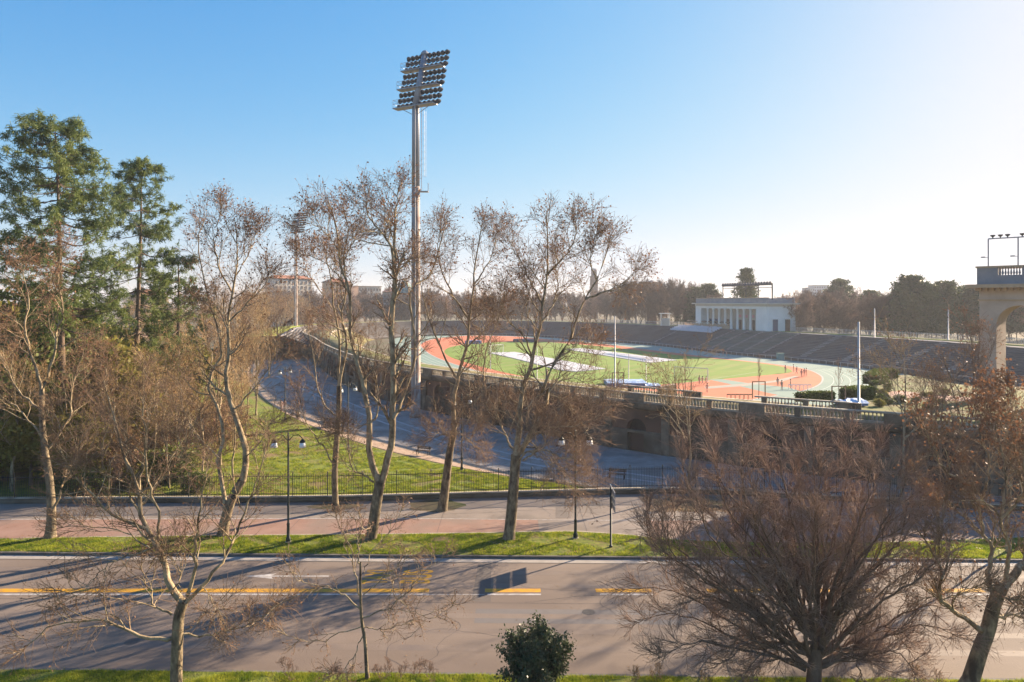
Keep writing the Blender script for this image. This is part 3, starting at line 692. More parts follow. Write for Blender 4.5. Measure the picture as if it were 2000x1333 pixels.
m = MB(); pbox(m, -.05, .1, zt + 2.9, PL + .05, .8, zt + 3.1); m.build('attic_coping', M['cornice'], pv)
ncol = 9; pc = None
for i in range(1, ncol):
    x = xa + (xb - xa) * i / ncol
    o = MB().lathe([(.62, zb + .15), (.62, zb + .5), (.5, zb + .65), (.47, zb + 3), (.42, zt - 1.55), (.6, zt - 1.3), (.62, zt - .9)], 14).build('column', M['pavilion'], pv, True) if pc is None else pc.copy()
    if pc is not None: COL.objects.link(o); o.parent = pv
    pc = o; o.location = (x, sgn * .75, 0)
dproto = None
for i in range(ncol):
    x = xa + (xb - xa) * (i + .5) / ncol
    if i in (0, 1, 3, 5, 7):
        m = MB(); pbox(m, x - .85, rec - .1, zb + .15, x + .85, rec - .02, zb + 3.9); m.build('door', M['darkdoor'] if i > 1 else M['door'], pv)
    if i in (5, 6, 7):
        m = MB(); pbox(m, x - .7, rec - .1, zb + 4.7, x + .7, rec - .02, zb + 5.7); m.build('plaque', M['c_pink'], pv)
for yy, mt in ((3.2, 'door'), (8.2, 'darkdoor')):
    m = MB(); m.box(PL + .004, min(sgn*(yy-1.0), sgn*(yy+1.0)), zb + .15, PL + .12, max(sgn*(yy-1.0), sgn*(yy+1.0)), zb + 4.4)
    o = m.build('door', M[mt], pv)
    MB().box(PL + .004, min(sgn*(yy-1.4), sgn*(yy+1.4)), zb + 4.45, PL + .3, max(sgn*(yy-1.4), sgn*(yy+1.4)), zb + 4.8).build('door_hood', M['pavilion'], pv)
# row of floodlights on a frame on the roof
rf = thing('rooftop_floodlights', tuple(Apt + pn * 3 + Vector((0, 0, 16.55))), 'long rooftop frame of small floodlights above the pavilion', 'floodlights')
rf.rotation_euler = pv.rotation_euler
m = MB(); m.tube((PL*.32, 0, 6.3), (PL * .97, 0, 6.3), .14, n=5); m.tube((PL*.32, 0, 5.4), (PL * .97, 0, 5.4), .11, n=5); m.build('crossbar', M['iron'], rf)
for t in (.32, .48, .64, .8, .97): MB().tube((PL * t, 0, 0), (PL * t, 0, 6.8 if t > .9 else 6.3), .17 if t < .9 else .22, n=6).build('post', M['iron'], rf)
lampm = MB().lathe([(.18, -.35), (.42, .15), (.45, .3)], 8, (0, 0, 0), Matrix.Rotation(math.radians(70), 4, 'X') @ Matrix.Scale(1.5, 4)).build('floodlight', M['lamp_black'], rf)
for i in range(19):
    o = lampm if i == 0 else lampm.copy()
    if i: COL.objects.link(o); o.parent = rf
    o.location = (PL * (.33 + i * .0345), 0, 6.75)

# referee tower and seat block left of the pavilion
tw = thing('timing_tower', (*fpt(s_at(1262) - 8, -17.2), 7.03), 'small white two storey timing tower at the top of the far stand', 'tower')
for x, y in ((-1.6, -1.2), (1.6, -1.2), (-1.6, 1.2), (1.6, 1.2)): MB().box(x-.12, y-.12, 0, x+.12, y+.12, 5.0).build('post', M['pavilion'], tw)
MB().box(-1.8, -1.4, 1.9, 1.8, 1.4, 2.15).build('floor', M['cream'], tw); MB().box(-1.75, -1.35, 2.15, 1.75, -1.25, 3.1).build('parapet', M['cream'], tw)
MB().box(-2.2, -1.8, 5.0, 2.2, 1.8, 5.25).build('roof', M['pavilion'], tw); MB().box(-1.4, -1, .0, 1.4, 1, 1.9).build('cabin', M['cream'], tw)
sb = thing('seat_block', (0, 0, 0), 'block of white seats with tan backing boards left of the pavilion', 'seating')
s_b0, s_b1 = s_at(1275) - 4, s_at(1335) - 1
for r_ in range(5):
    m = MB(); dd = -12.4 - r_ * 1.0; zz = TZ0 + (-dd - 2) / TD * (TZ1 - TZ0) + .38
    for s in np.arange(s_b0, s_b1, .95):
        q = fpt(s, dd); m.box(q[0] - .27, q[1] - .25, zz, q[0] + .27, q[1] + .25, zz + .45 + .25 * random.random())
    stuff(m.build('seat_row', M['seats'], sb))
m = MB()
for s in np.arange(s_b0 + 2, s_b1 + 3, .62):
    q = fpt(s, -17.6); h = random.uniform(1.0, 1.9); m.box(q[0] - .2, q[1] - .1, 7.04, q[0] + .2, q[1] + .1, 7.04 + h)
stuff(m.build('backing_boards', M['tan'], sb))
m = MB()
u = np.linspace(s_b0 + 2, s_b1 + 3, 8)
strip(m, [(*fpt(q, -18.3), 9.4) for q in u], [(*fpt(q, -19.0), 9.6) for q in u]); strip(m, [(*fpt(q, -18.3), 9.4) for q in u], [(*fpt(q, -18.3), 9.15) for q in u])
m.build('canopy_edge', M['stone'], sb)

# ------------------------------------------------------------------ triumphal gate at the right
gp_ = Vector((.66, -.75, 0)).normalized()
gt = thing('stone_gate', (55.4, 82, 0), 'tall stone gate with an arched opening and a projecting cornice at the right edge', 'gate', rz=math.atan2(gp_.y, gp_.x))
GW, GD = 9.0, 4.0; ac, ar, asz = 4.0, 2.3, 14.3
def arch_block(name, mat, x0, x1, d0, d1, z0, z1, parent):
    mb = MB(); th = np.linspace(math.pi, 0, 17); arc = [(ac + ar * math.cos(a), asz + ar * math.sin(a)) for a in th]
    for d in (d0, d1):
        for (a, b) in ((x0, ac - ar), (ac + ar, x1)):
            k_ = len(mb.v); mb.v += [(a, d, z0), (b, d, z0), (b, d, z1), (a, d, z1)]; mb.f.append((k_, k_+1, k_+2, k_+3))
        strip(mb, [(a, d, z) for a, z in arc], [(a, d, z1) for a, z in arc])
    strip(mb, [(a, d0, z) for a, z in arc], [(a, d1, z) for a, z in arc])
    strip(mb, [(ac - ar, d0, z0), (ac - ar, d1, z0)], [(ac - ar, d0, asz), (ac - ar, d1, asz)]); strip(mb, [(ac + ar, d0, z0), (ac + ar, d1, z0)], [(ac + ar, d0, asz), (ac + ar, d1, asz)])
    for x in (x0, x1): strip(mb, [(x, d0, z0), (x, d1, z0)], [(x, d0, z1), (x, d1, z1)])
    return mb.build(name, mat, parent)
# ashlar courses: the masonry body in slightly proud blocks
arch_block('masonry', M['gate'], 0, GW, 0, GD, 0, 18.3, gt)
blk = []
for r_ in range(24):
    zc = 4.2 + r_ * .6
    if zc > 18.2: break
    x = 0 if r_ % 2 == 0 else -.0
    xs_ = [0, .85, 1.68] if r_ % 2 == 0 else [0, .42, 1.25, 1.68]
    for i in range(len(xs_) - 1):
        if zc + .58 < asz + .9:
            o = MB().box(xs_[i] + .012, -.025 - .012 * random.random(), zc + .012, xs_[i+1] - .012, .004, zc + .588).build('stone_block', M['gate'], gt)
MB().box(-.12, -.12, 17.1, GW + .1, -.002, 17.3).build('string_course', M['cornice'], gt)
for i in range(14): MB().box(.1 + i * .62, -.75, 18.3, .38 + i * .62, -.02, 18.62).build('modillion', M['cornice'], gt)
MB().box(-.35, -.35, 18.3, GW, GD + .35, 18.32 + .3).build('bed_mould', M['gate'], gt)
MB().box(-1.15, -1.15, 18.63, GW, GD + 1.1, 19.05).build('cornice', M['cornice'], gt)
MB().box(-.2, -.2, 19.05, GW, GD + .2, 20.1).build('attic_base', M['attic'], gt)
MB().box(-.2, -.2, 20.1, 1.9, .3, 21.0).build('attic_pier', M['attic'], gt); MB().box(4.2, -.2, 20.1, 6.0, .3, 21.0).build('attic_pier', M['attic'], gt)
MB().box(-.2, GD - .3, 20.1, 1.2, GD + .2, 21.0).build('attic_pier', M['attic'], gt); MB().box(-.2, .302, 20.1, .3, GD - .302, 21.0).build('attic_pier', M['attic'], gt)
for i in range(8): MB().lathe([(.06, 20.1), (.12, 20.35), (.06, 20.7), (.09, 21.0)], 8, (2.05 + i * .27, .05, 0)).build('baluster', M['attic'], gt)
MB().box(-.32, -.32, 21.0, GW, .42, 21.2).build('attic_coping', M['cornice'], gt); MB().box(-.32, GD - .42, 21.0, GW, GD + .32, 21.2).build('attic_coping', M['cornice'], gt)
gl = thing('rooftop_floodlights', (*(Vector((55.4, 82, 0)) + gp_ * .9).to_2d(), 21.2), 'steel frame with small floodlights standing on top of the stone gate', 'floodlights', rz=gt.rotation_euler.z)
MB().tube((0, 0, 0), (0, 0, 3.2), .07).build('post', M['steel'], gl); MB().tube((2.9, 0, 0), (2.9, 0, 3.2), .07).build('post', M['steel'], gl)
MB().tube((0, 0, 3.2), (6, 0, 3.2), .07).build('crossbar', M['steel'], gl)
for x in (.45, 1.2, 1.9, 3.3): MB().lathe([(.06, 3.2), (.06, 3.35), (.24, 3.5), (.27, 3.62)], 12, (x, 0, 0)).build('floodlight', M['lamp_black'], gl)
for x in (-.45, 2.45): MB().box(x - .28, -.1, 1.0, x + .15, .1, 1.14).box(x + .12, -.03, 1.0, x + .48, .03, 1.06).build('side_lamp', M['steel'], gl)

# ------------------------------------------------------------------ floodlight masts
ms = thing('floodlight_mast', (*G(812, 815), 0), 'tallest floodlight mast with three lamp platforms, beside the arena wall', 'floodlight mast', 'floodlight masts of the arena')
TOPZ = 54.0
MB().lathe([(.95, 0), (.95, .5), (.72, .6), (.66, 18), (.60, 34)], 16).build('lower_shaft', M['rust'], ms, True)
MB().lathe([(.60, 34.02), (.56, 44), (.52, 46)], 16).build('upper_shaft', M['steel'], ms, True)
dv = Vector((.89, -.45, 0)).normalized(); nv = Vector((.45, .89, 0)).normalized()
rot = Matrix((dv, nv, Vector((0, 0, 1)))).transposed().to_4x4()   # local x along the rack, y to the pitch
def mbox(mb, *a): mb.box(*a, m=rot); return mb
mb = MB(); mb.tube(rot @ Vector((0, 0, 46)), rot @ Vector((0, 2.4, TOPZ + .3)), .52, .46, 14); mb.build('rack_post', M['steel'], ms, True)
mb = MB(); mb.lathe([(.62, 0), (.62, .25), (.3, .6), (.02, .7)], 12, tuple(rot @ Vector((0, 2.4, TOPZ + .2)))); mb.build('cap', M['steel'], ms)
lamp_proto = None
tilt = Matrix.Rotation(math.radians(-112), 4, 'X')
lm = MB().lathe([(.12, -.38), (.24, -.3), (.38, 0), (.43, .12)], 10, (0, 0, 0), rot @ tilt)
ln = MB().lathe([(.36, .124), (.34, .14)], 10, (0, 0, 0), rot @ tilt)
for lv in range(3):
    zp = 45.7 + lv * 3.05; yo = lv * .98
    pf = mbox(MB(), -3.55, yo - .9, zp, 3.55, yo + .45, zp + .14).build('platform', M['steel'], ms)
    br = MB()
    for x in (-2.4, 2.4): br.tube(rot @ Vector((x, yo, zp)), rot @ Vector((0, yo - .2, zp - 1.3)), .05, n=5)
    br.build('brace', M['steel'], ms)
    rl_ = MB()
    for x in (-3.5, -2.6, -1.7, 3.5): rl_.tube(rot @ Vector((x, yo - .85, zp + .1)), rot @ Vector((x, yo - .85, zp + 1.25)), .03, n=4)
    for z in (.7, 1.25): rl_.tube(rot @ Vector((-3.5, yo - .85, zp + z)), rot @ Vector((3.5, yo - .85, zp + z)), .028, n=4)
    for z in (.7, 1.25): rl_.tube(rot @ Vector((-3.5, yo - .85, zp + z)), rot @ Vector((-3.5, yo + .4, zp + z)), .028, n=4)
    rl_.tube(rot @ Vector((-3.5, yo + .4, zp)), rot @ Vector((-3.5, yo + .4, zp + 1.25)), .03, n=4)
    rl_.build('railing', M['steel'], ms)
    for r_ in range(3):
        z = zp + .5 + r_ * .93; y = yo + .25 + r_ * .27
        MB().tube(rot @ Vector((-3.3, y, z - .2)), rot @ Vector((3.9, y, z - .2)), .045, n=5).build('lamp_rail', M['steel'], ms)
        for i in range(10):
            if i in (4,): continue
            x = -3.15 + i * .77
            if lamp_proto is None: lamp_proto = lm.build('floodlight', M['lamp_black'], ms); gl_proto = ln.build('lens', M['lens'], lamp_proto); o = lamp_proto
            else:
                o = lamp_proto.copy(); COL.objects.link(o); o.parent = ms
                g_ = gl_proto.copy(); COL.objects.link(g_); g_.parent = o
            o.location = rot @ Vector((x, y, z))
ld = MB(); lx = .85
for sx in (-.22, .22): ld.tube((lx, sx, 33.5), (lx, sx, 45.6), .03, n=4)
for z in np.arange(33.7, 45.6, .32): ld.tube((lx, -.22, z), (lx, .22, z), .018, n=4, caps=False)
ld.build('ladder', M['steel'], ms)
cg = MB()
for z in np.arange(35.5, 45.5, .9):
    pts = [Vector((lx + .32 + .36 * math.cos(t), .36 * math.sin(t), z)) for t in np.linspace(-2.3, 2.3, 8)]
    for a, b in zip(pts[:-1], pts[1:]): cg.tube(a, b, .012, n=3, caps=False)
for t in (-1.2, 0, 1.2): cg.tube((lx + .32 + .36*math.cos(t), .36*math.sin(t), 35.5), (lx + .32 + .36*math.cos(t), .36*math.sin(t), 45.2), .018, n=3)
cg.build('ladder_cage', M['steel'], ms)
mb = MB().box(.5, -.5, 33.2, 1.9, .5, 33.3)
for x, y in ((1.85, -.45), (1.85, .45)): mb.tube((x, y, 33.3), (x, y, 34.5), .03, n=4)
mb.tube((1.85, -.45, 34.5), (1.85, .45, 34.5), .03, n=4); mb.build('rest_platform', M['steel'], ms)
cp = MB().box(-.08, -.98, .5, .08, -.72, 46).build('cable_duct', M['steel'], ms)
ms2 = copy_tree(ms, (-90.3, 289, 0), 0, 'distant floodlight mast at the far left end of the arena wall', 'floodlight masts of the arena')

# ------------------------------------------------------------------ trees: everything is grown as 3-D polylines
def catm(pts, n): return cr(pts, n)
def tubes(lines, radii, sides):
    """lines (N,n,3), radii (N,n) -> vertices, quads"""
    N, n, _ = lines.shape
    T = np.gradient(lines, axis=1); T /= (np.linalg.norm(T, axis=2, keepdims=True) + 1e-9)
    up = np.where(np.abs(T[..., 2:3]) > .9, np.array([1., 0, 0]), np.array([0, 0, 1.]))
    A = np.cross(T, up); A /= (np.linalg.norm(A, axis=2, keepdims=True) + 1e-9); B = np.cross(T, A)
    th = np.linspace(0, 2 * np.pi, sides, endpoint=False)
    V = lines[:, :, None, :] + radii[:, :, None, None] * (A[:, :, None, :] * np.cos(th)[None, None, :, None] + B[:, :, None, :] * np.sin(th)[None, None, :, None])
    i = np.arange(N)[:, None, None]; j = np.arange(n - 1)[None, :, None]; k = np.arange(sides)[None, None, :]; k2 = (k + 1) % sides
    b = i * n * sides
    F = np.stack([b + j*sides + k, b + j*sides + k2, b + (j+1)*sides + k2, b + (j+1)*sides + k], -1).reshape(-1, 4)
    return V.reshape(-1, 3), F
def tube_obj(name, groups, mat, parent, sides, smooth=False, st=True):
    Vs, Fs, o = [], [], 0
    for ln_, rd in groups:
        V, F = tubes(ln_, rd, sides); Vs.append(V); Fs.append(F + o); o += len(V)
    ob = link_np(name, np.vstack(Vs), np.vstack(Fs), mat, parent, smooth)
    if st: stuff(ob)
    return ob
def children(rg, par, prad, k, tr, length, ang, n_out=4, wob=.18, up=.08, rscale=.6, rmin=.008, ljit=.35, lt=.5, angj=.2):
    """k children on each parent polyline; length is (lo,hi) metres at base, shrinking by lt towards the tip"""
    N, n, _ = par.shape
    t = (np.arange(k)[None, :] + rg.random((N, k))) / k; t = tr[0] + (tr[1] - tr[0]) * t
    x = t * (n - 1); i = np.minimum(x.astype(int), n - 2); f = (x - i)[..., None]
    I = np.arange(N)[:, None]
    p = par[I, i] * (1 - f) + par[I, i + 1] * f; T = par[I, i + 1] - par[I, i]; T /= (np.linalg.norm(T, axis=2, keepdims=True) + 1e-9)
    r0 = (prad[I, i] * (1 - f[..., 0]) + prad[I, i + 1] * f[..., 0]) * rscale
    R = rg.normal(size=T.shape); Q = np.cross(T, R); Q /= (np.linalg.norm(Q, axis=2, keepdims=True) + 1e-9)
    a = (ang + rg.normal(size=t.shape) * angj)[..., None]
    d = T * np.cos(a) + Q * np.sin(a)
    L = (length[0] + (length[1] - length[0]) * rg.random(t.shape)) * (1 - lt * t) * (1 + ljit * (rg.random(t.shape) - .5))
    p = p.reshape(-1, 3); d = d.reshape(-1, 3); L = L.reshape(-1); r0 = np.maximum(r0.reshape(-1), rmin)
    out = np.zeros((len(p), n_out, 3)); out[:, 0] = p
    for s in range(1, n_out):
        d = d + rg.normal(size=d.shape) * wob; d[:, 2] += up; d /= np.linalg.norm(d, axis=1, keepdims=True)
        out[:, s] = out[:, s-1] + d * (L / (n_out - 1))[:, None]
    rad = np.maximum(r0[:, None] * np.linspace(1, .35, n_out)[None, :], rmin * .8)
    return out, rad
def leaf_cards(rg, pts, size, mat, name, parent, elong=1.6, droop=0.0):
    n = len(pts); a = rg.normal(size=(n, 3)); a[:, 2] -= droop; a /= np.linalg.norm(a, axis=1, keepdims=True)
    b = np.cross(a, rg.normal(size=(n, 3))); b /= (np.linalg.norm(b, axis=1, keepdims=True) + 1e-9)
    s = (size * (.6 + .8 * rg.random(n)))[:, None]
    V = np.stack([pts, pts + (a * elong * .5 + b * .5) * s, pts + a * s * elong, pts + (a * elong * .5 - b * .5) * s], 1).reshape(-1, 3)
    F = np.arange(4 * n).reshape(n, 4)
    return stuff(link_np(name, V, F, mat, parent))

def hero_tree(name, label, Y, limbs, seed, base_z=.1, k=(13, 7, 5), L=((2.4, 4.8), (1.0, 2.0), (.5, 1.0)), leaves=0, twig='twig', bark='bark_plane', trunk='bark_trunk',
              ang=(.75, .7, .7), up=(.10, .06, .04), wob=(.16, .18, .2), rmin=.0095, leaf=.11, group=None, cat='tree', tr1=(.25, 1.0), leaf_top=None, wob_limb=0):
    """limbs: (pixel path, depth change along it, start radius, end radius); the first one is the trunk"""
    rg = np.random.default_rng(seed)
    bp = limbs[0][0][0]; b3 = P(bp[0], bp[1], Y)
    root = thing(name, (b3[0], Y, base_z), label, cat, group)
    org = np.array([b3[0], Y, base_z]); big, brad = [], []
    NP = 18
    for li, (path, dy, r0, r1) in enumerate(limbs):
        ys = np.linspace(0, 1, len(path)); pts = []
        y_start, y_end = dy if isinstance(dy, tuple) else (0, dy)
        for (px, py), q in zip(path, ys): pts.append(P(px, py, Y + y_start + (y_end - y_start) * q))
        if li == 0: pts[0] = (pts[0][0], pts[0][1], base_z - .3)
        c = catm(pts, NP) - org
        if li: c[1:-1] += rg.normal(size=c[1:-1].shape) * .04
        big.append(c); brad.append(r0 + (r1 - r0) * np.linspace(0, 1, NP) ** .8)
    brad[0][0] *= 1.45; brad[0][1] *= 1.12
    big = np.array(big); brad = np.array(brad)
    tube_obj('trunk', [(big[:1], brad[:1])], M[trunk], root, 12, True, st=False)
    if len(big) > 1: tube_obj('limbs', [(big[1:], brad[1:])], M[bark], root, 7, True)
    src, srad = (big[1:], brad[1:]) if len(big) > 1 else (big, brad)
    l1, r1_ = children(rg, src, srad, k[0], tr1, L[0], ang[0], 6, wob[0], up[0], .55, .016, lt=.66)
    # leaders carry on from the limb tips
    tip = src[:, -3:, :]; tr_ = srad[:, -3:]
    l1b, r1b = children(rg, tip, tr_, 2, (.0, .9), (L[0][0] * .42, L[0][1] * .42), .4, 6, wob[0] * .8, up[0], .8, .014, lt=.1)
    l1 = np.vstack([l1, l1b]); r1_ = np.vstack([r1_, r1b])
    l2, r2 = children(rg, l1, r1_, k[1], (.2, 1.0), L[1], ang[1], 4, wob[1], up[1], .6, .011, lt=.4)
    l3, r3 = children(rg, l2, r2, k[2], (.15, 1.0), L[2], ang[2], 3, wob[2], up[2], .6, rmin, lt=.3)
    tube_obj('branches', [(l1, r1_)], M[bark], root, 5)
    tube_obj('twigs', [(l2, r2), (l3, r3)], M[twig], root, 3)
    if leaves:
        tips = np.vstack([l3[:, -1], l3[:, 1]])
        if leaf_top is not None:
            zz = tips[:, 2] + org[2]; pr = np.clip((zz - leaf_top[0]) / (leaf_top[1] - leaf_top[0]), .06, 1); tips = tips[rg.random(len(tips)) < pr]
        if len(tips) > leaves: tips = tips[rg.choice(len(tips), leaves, replace=False)]
        leaf_cards(rg, tips, leaf, M['leaf_dead'], 'withered_leaves', root, 1.2, .6)
    return root

def z4(l): return [(480 + x/2.898, 640 + y/2.898) for x, y in l]
def z3(l): return [(500 + x/3.333, 350 + y/3.333) for x, y in l]
def z5(l): return [(850 + x/3.173, 380 + y/3.173) for x, y in l]
def z6(l): return [(850 + x/3.508, 740 + y/3.508) for x, y in l]
def z2(l): return [(x/1.951, 650 + y/1.951) for x, y in l]
def z1(l): return [(x/2.665, 200 + y/2.665) for x, y in l]
def z8(l): return [(500 + x/3.333, 1000 + y/3.333) for x, y in l]
def z7(l): return [(1180 + x/2.2476, 740 + y/2.2476) for x, y in l]

PL_ = 'plane trees along the pavement'
# forked plane tree, centre left
hero_tree('plane_tree', 'forked plane tree rooted in the verge left of the centre, with a V-shaped trunk', 49.2, [
    (z4([(705, 1222), (730, 1060), (745, 960), (762, 870)]), 0, .42, .36),
    (z4([(758, 880), (715, 780), (700, 660), (703, 545), (690, 440), (650, 260), (610, 110)]) + z3([(600, 720), (560, 630), (545, 480), (520, 300), (470, 140)]), 1.5, .27, .04),
    (z4([(768, 880), (800, 760), (828, 640), (832, 520), (835, 200)]) + z3([(880, 920), (905, 700), (900, 560)]), -1.0, .27, .17),
    (z3([(900, 570), (880, 450), (820, 350), (740, 250), (710, 150)]), (-1.0, -2.5), .13, .025),
    (z3([(903, 570), (903, 400), (910, 200), (930, 50)]), (-1.0, -.2), .14, .03),
    (z3([(908, 620), (980, 540), (1060, 500)]), (-1.0, .8), .08, .03),
    (z4([(832, 520), (880, 430), (940, 250), (960, 100)]) + z3([(1000, 760), (1060, 660), (1130, 620), (1200, 420), (1240, 260)]), (-1.0, 2), .14, .03),
    (z4([(725, 875), (660, 830), (600, 800), (585, 700), (545, 600)]), -2, .07, .025),
    (z4([(700, 545), (640, 560), (560, 600), (540, 590)]), -1.5, .06, .02),
    (z4([(703, 545), (745, 480), (745, 320), (720, 230)]), 1.6, .08, .025),
    (z3([(610, 750), (540, 640), (440, 540), (330, 490)]), (1.0, 2.5), .06, .02),
    (z3([(560, 620), (600, 460), (680, 380), (730, 360)]), (1.2, -1), .06, .02),
    (z3([(545, 470), (460, 360), (380, 300), (320, 280)]), (1.2, 0), .05, .02),
], 1, .15, leaves=2800, leaf_top=(15, 24), group=PL_)
# slimmer tree behind it
hero_tree('plane_tree', 'slim straight plane tree at the back of the pavement beside the low wall', 56.0, [
    (z4([(510, 1035), (503, 850), (510, 700), (525, 500), (528, 330)]), 0, .28, .20),
    (z4([(528, 340), (530, 200)]) + z3([(545, 1050), (520, 900), (500, 760), (480, 600), (430, 440)]), 1, .14, .03),
    (z4([(530, 330), (560, 190)]) + z3([(590, 1050), (560, 900), (590, 700), (570, 520), (600, 330), (570, 180)]), -1, .14, .03),
    (z4([(500, 780), (440, 680), (380, 600), (330, 500), (300, 380)]), -2, .07, .02),
    (z4([(525, 500), (470, 470), (420, 380), (400, 300), (380, 150), (350, 0)]), 2.5, .08, .025),
    (z3([(500, 850), (400, 700), (330, 600), (300, 500)]), (1, 3), .05, .02),
], 2, .12, k=(11, 7, 5), leaves=1800, leaf_top=(14, 23), group=PL_)
# tree in the pit
hero_tree('plane_tree', 'plane tree growing out of the rounded soil pit in the pavement', 56.0, [
    (z6([(45, 915), (75, 700), (100, 500), (130, 360)]), 0, .42, .26),
    (z6([(130, 370), (120, 250), (135, 120), (145, 0)]) + z5([(135, 1150), (190, 950), (215, 760), (240, 560), (260, 380), (290, 180)]), 1, .22, .03),
    (z6([(130, 360), (180, 240), (250, 120), (330, 20)]) + z5([(300, 1050), (340, 900), (400, 750), (430, 600)]), -1.5, .10, .02),
    (z5([(135, 1150), (60, 1010), (0, 870), (-60, 700), (-90, 560), (-120, 420)]), (.4, 2), .11, .02),
    (z5([(190, 950), (300, 850), (350, 760), (380, 690)]), (.6, -1), .08, .02),
    (z5([(215, 780), (120, 640), (40, 470), (20, 330), (30, 200)]), (.8, -1.5), .10, .02),
    (z5([(150, 1120), (260, 1020), (300, 880), (250, 720)]), (.4, 3), .07, .02),
    (z6([(120, 400), (60, 380), (0, 380)]), -1.5, .05, .02), (z6([(135, 360), (190, 390), (260, 440)]), -1, .05, .02),
    (z5([(240, 560), (330, 420), (370, 300), (380, 190)]), (1, 2), .07, .02),
], 3, .12, leaves=1600, leaf_top=(14, 23), group=PL_)
# big plane, centre right
hero_tree('plane_tree', 'broad plane tree in the verge beside the green lamp post, right of centre', 49.2, [
    (z6([(502, 1112), (520, 950), (532, 800), (545, 640), (552, 520)]), 0, .42, .34),
    (z6([(550, 530), (572, 400), (580, 250), (600, 60)]) + z5([(590, 1060), (640, 850), (665, 700), (690, 500), (700, 300), (690, 110)]), .8, .24, .03),
    (z6([(556, 540), (610, 440), (700, 300), (760, 160), (770, 40)]) + z5([(660, 1230), (740, 1050), (820, 930), (870, 800), (930, 650), (1000, 530), (1060, 380), (1090, 250)]), -1.2, .2, .03),
    (z5([(665, 690), (600, 560), (520, 400), (460, 290)]), (.6, 2.5), .09, .02),
    (z5([(690, 500), (780, 410), (850, 310), (880, 200)]), (.7, -2), .09, .02),
    (z5([(820, 930), (900, 920), (980, 930)]), (-1, 1.5), .06, .02),
    (z5([(930, 650), (1060, 600), (1180, 540), (1240, 460)]), (-1, .5), .09, .02),
    (z5([(1000, 530), (960, 420), (990, 300)]), (-1, -2.5), .06, .02),
    (z6([(545, 500), (500, 440), (460, 330), (420, 230), (440, 170)]), 2, .09, .03),
    (z6([(560, 560), (640, 500), (760, 490), (860, 540), (960, 545)]), -2.2, .08, .02),
    (z6([(565, 600), (640, 430), (720, 370), (790, 480), (860, 450)]), 2.0, .07, .02),
    (z6([(575, 250), (640, 220), (600, 170), (570, 170)]), 1, .06, .03),
    (z6([(600, 560), (690, 490), (640, 400), (690, 300)]), -2.4, .07, .02),
    (z6([(620, 420), (700, 330), (800, 230), (900, 170), (960, 250)]), (0, 2.2), .08, .02),
    (z6([(640, 500), (760, 560), (860, 640), (960, 740)]), (0, -2), .05, .015),
    (z5([(600, 1000), (540, 870), (440, 760), (390, 640)]), (.2, -2), .08, .02),
    (z5([(640, 850), (560, 720), (590, 640), (560, 560)]), (.3, 1.8), .06, .02),
    (z5([(650, 800), (720, 700), (760, 560), (740, 420)]), (.3, 2.6), .08, .02),
    ([(1025, 800), (1060, 770), (1110, 790), (1150, 850)], (0, 2.0), .05, .015), ([(1030, 850), (1080, 835), (1140, 830), (1180, 800)], (0, -1.8), .05, .015),
    ([(1015, 830), (970, 800), (930, 810), (890, 850)], (0, 2.2), .05, .015), ([(1010, 870), (1070, 880), (1110, 930), (1150, 950)], (0, 1.6), .045, .012),
    ([(1020, 770), (990, 740), (950, 760), (920, 800)], (0, -2.4), .05, .015), ([(1060, 760), (1120, 740), (1180, 770)], (0, .8), .045, .012),
    ([(1035, 820), (1100, 850), (1120, 890)], (0, 3.0), .04, .012),
], 4, .15, k=(13, 7, 5), leaves=2800, leaf_top=(13, 23), group=PL_)
# left pair
hero_tree('plane_tree', 'dark based leaning plane tree with two tall stems in the left verge', 50.0, [
    (z2([(845, 780), (862, 700), (890, 620), (925, 560)]), 0, .42, .28),
    (z2([(925, 565), (940, 490), (925, 400), (890, 310), (872, 230), (860, 120)]) + z1([(1190, 1330), (1190, 1130), (1230, 900), (1240, 760), (1220, 600)]), 1, .26, .03),
    (z2([(860, 700), (852, 590), (830, 490), (850, 400), (830, 290), (790, 190)]) + z1([(1160, 1300), (1110, 1100), (1060, 900), (1030, 740), (1070, 600)]), 2.2, .17, .03),
    (z1([(1195, 1140), (1290, 1040), (1370, 960), (1400, 880)]), -1.5, .07, .02),
    (z1([(1190, 1200), (1130, 1060), (1060, 1050)]), 1.5, .06, .02),
    (z2([(890, 300), (960, 220), (1030, 120), (1060, 20)]), (.5, -1.5), .07, .02),
    (z1([(1230, 900), (1300, 780), (1340, 660)]), (1, 2), .06, .02),
    (z1([(1215, 1000), (1140, 860), (1120, 720), (1150, 560)]), (1, -1), .08, .02),
    (z2([(930, 480), (990, 420), (1040, 330)]), -1.5, .05, .02),
    (z2([(835, 480), (760, 400), (700, 300), (690, 200)]), 2, .06, .02),
], 5, .15, k=(13, 7, 5), leaves=1900, leaf_top=(12, 22), group=PL_)
hero_tree('plane_tree', 'leftmost roadside plane tree with a pale upper trunk beside the kerb', 49.4, [
    (z2([(190, 800), (196, 690), (188, 560), (170, 440), (160, 330), (160, 215)]), 0, .34, .16),
    (z2([(160, 225), (130, 120), (95, 0)]) + z1([(150, 1060), (120, 900), (60, 800)]), 1.5, .12, .02),
    (z2([(162, 225), (200, 110), (222, -20)]) + z1([(330, 1100), (300, 900), (320, 760)]), -1.5, .12, .02),
    (z2([(195, 690), (240, 590), (300, 430), (380, 300)]), -2, .10, .02),
    (z2([(165, 400), (80, 300), (20, 260), (-60, 200)]), -1, .08, .02),
    (z2([(170, 460), (260, 330), (280, 200), (320, 60)]), 2, .09, .02),
    (z2([(160, 300), (70, 220), (0, 80), (-40, -60)]), 2, .08, .02),
], 6, .15, k=(13, 7, 5), leaves=1900, leaf_top=(8, 20), group=PL_)
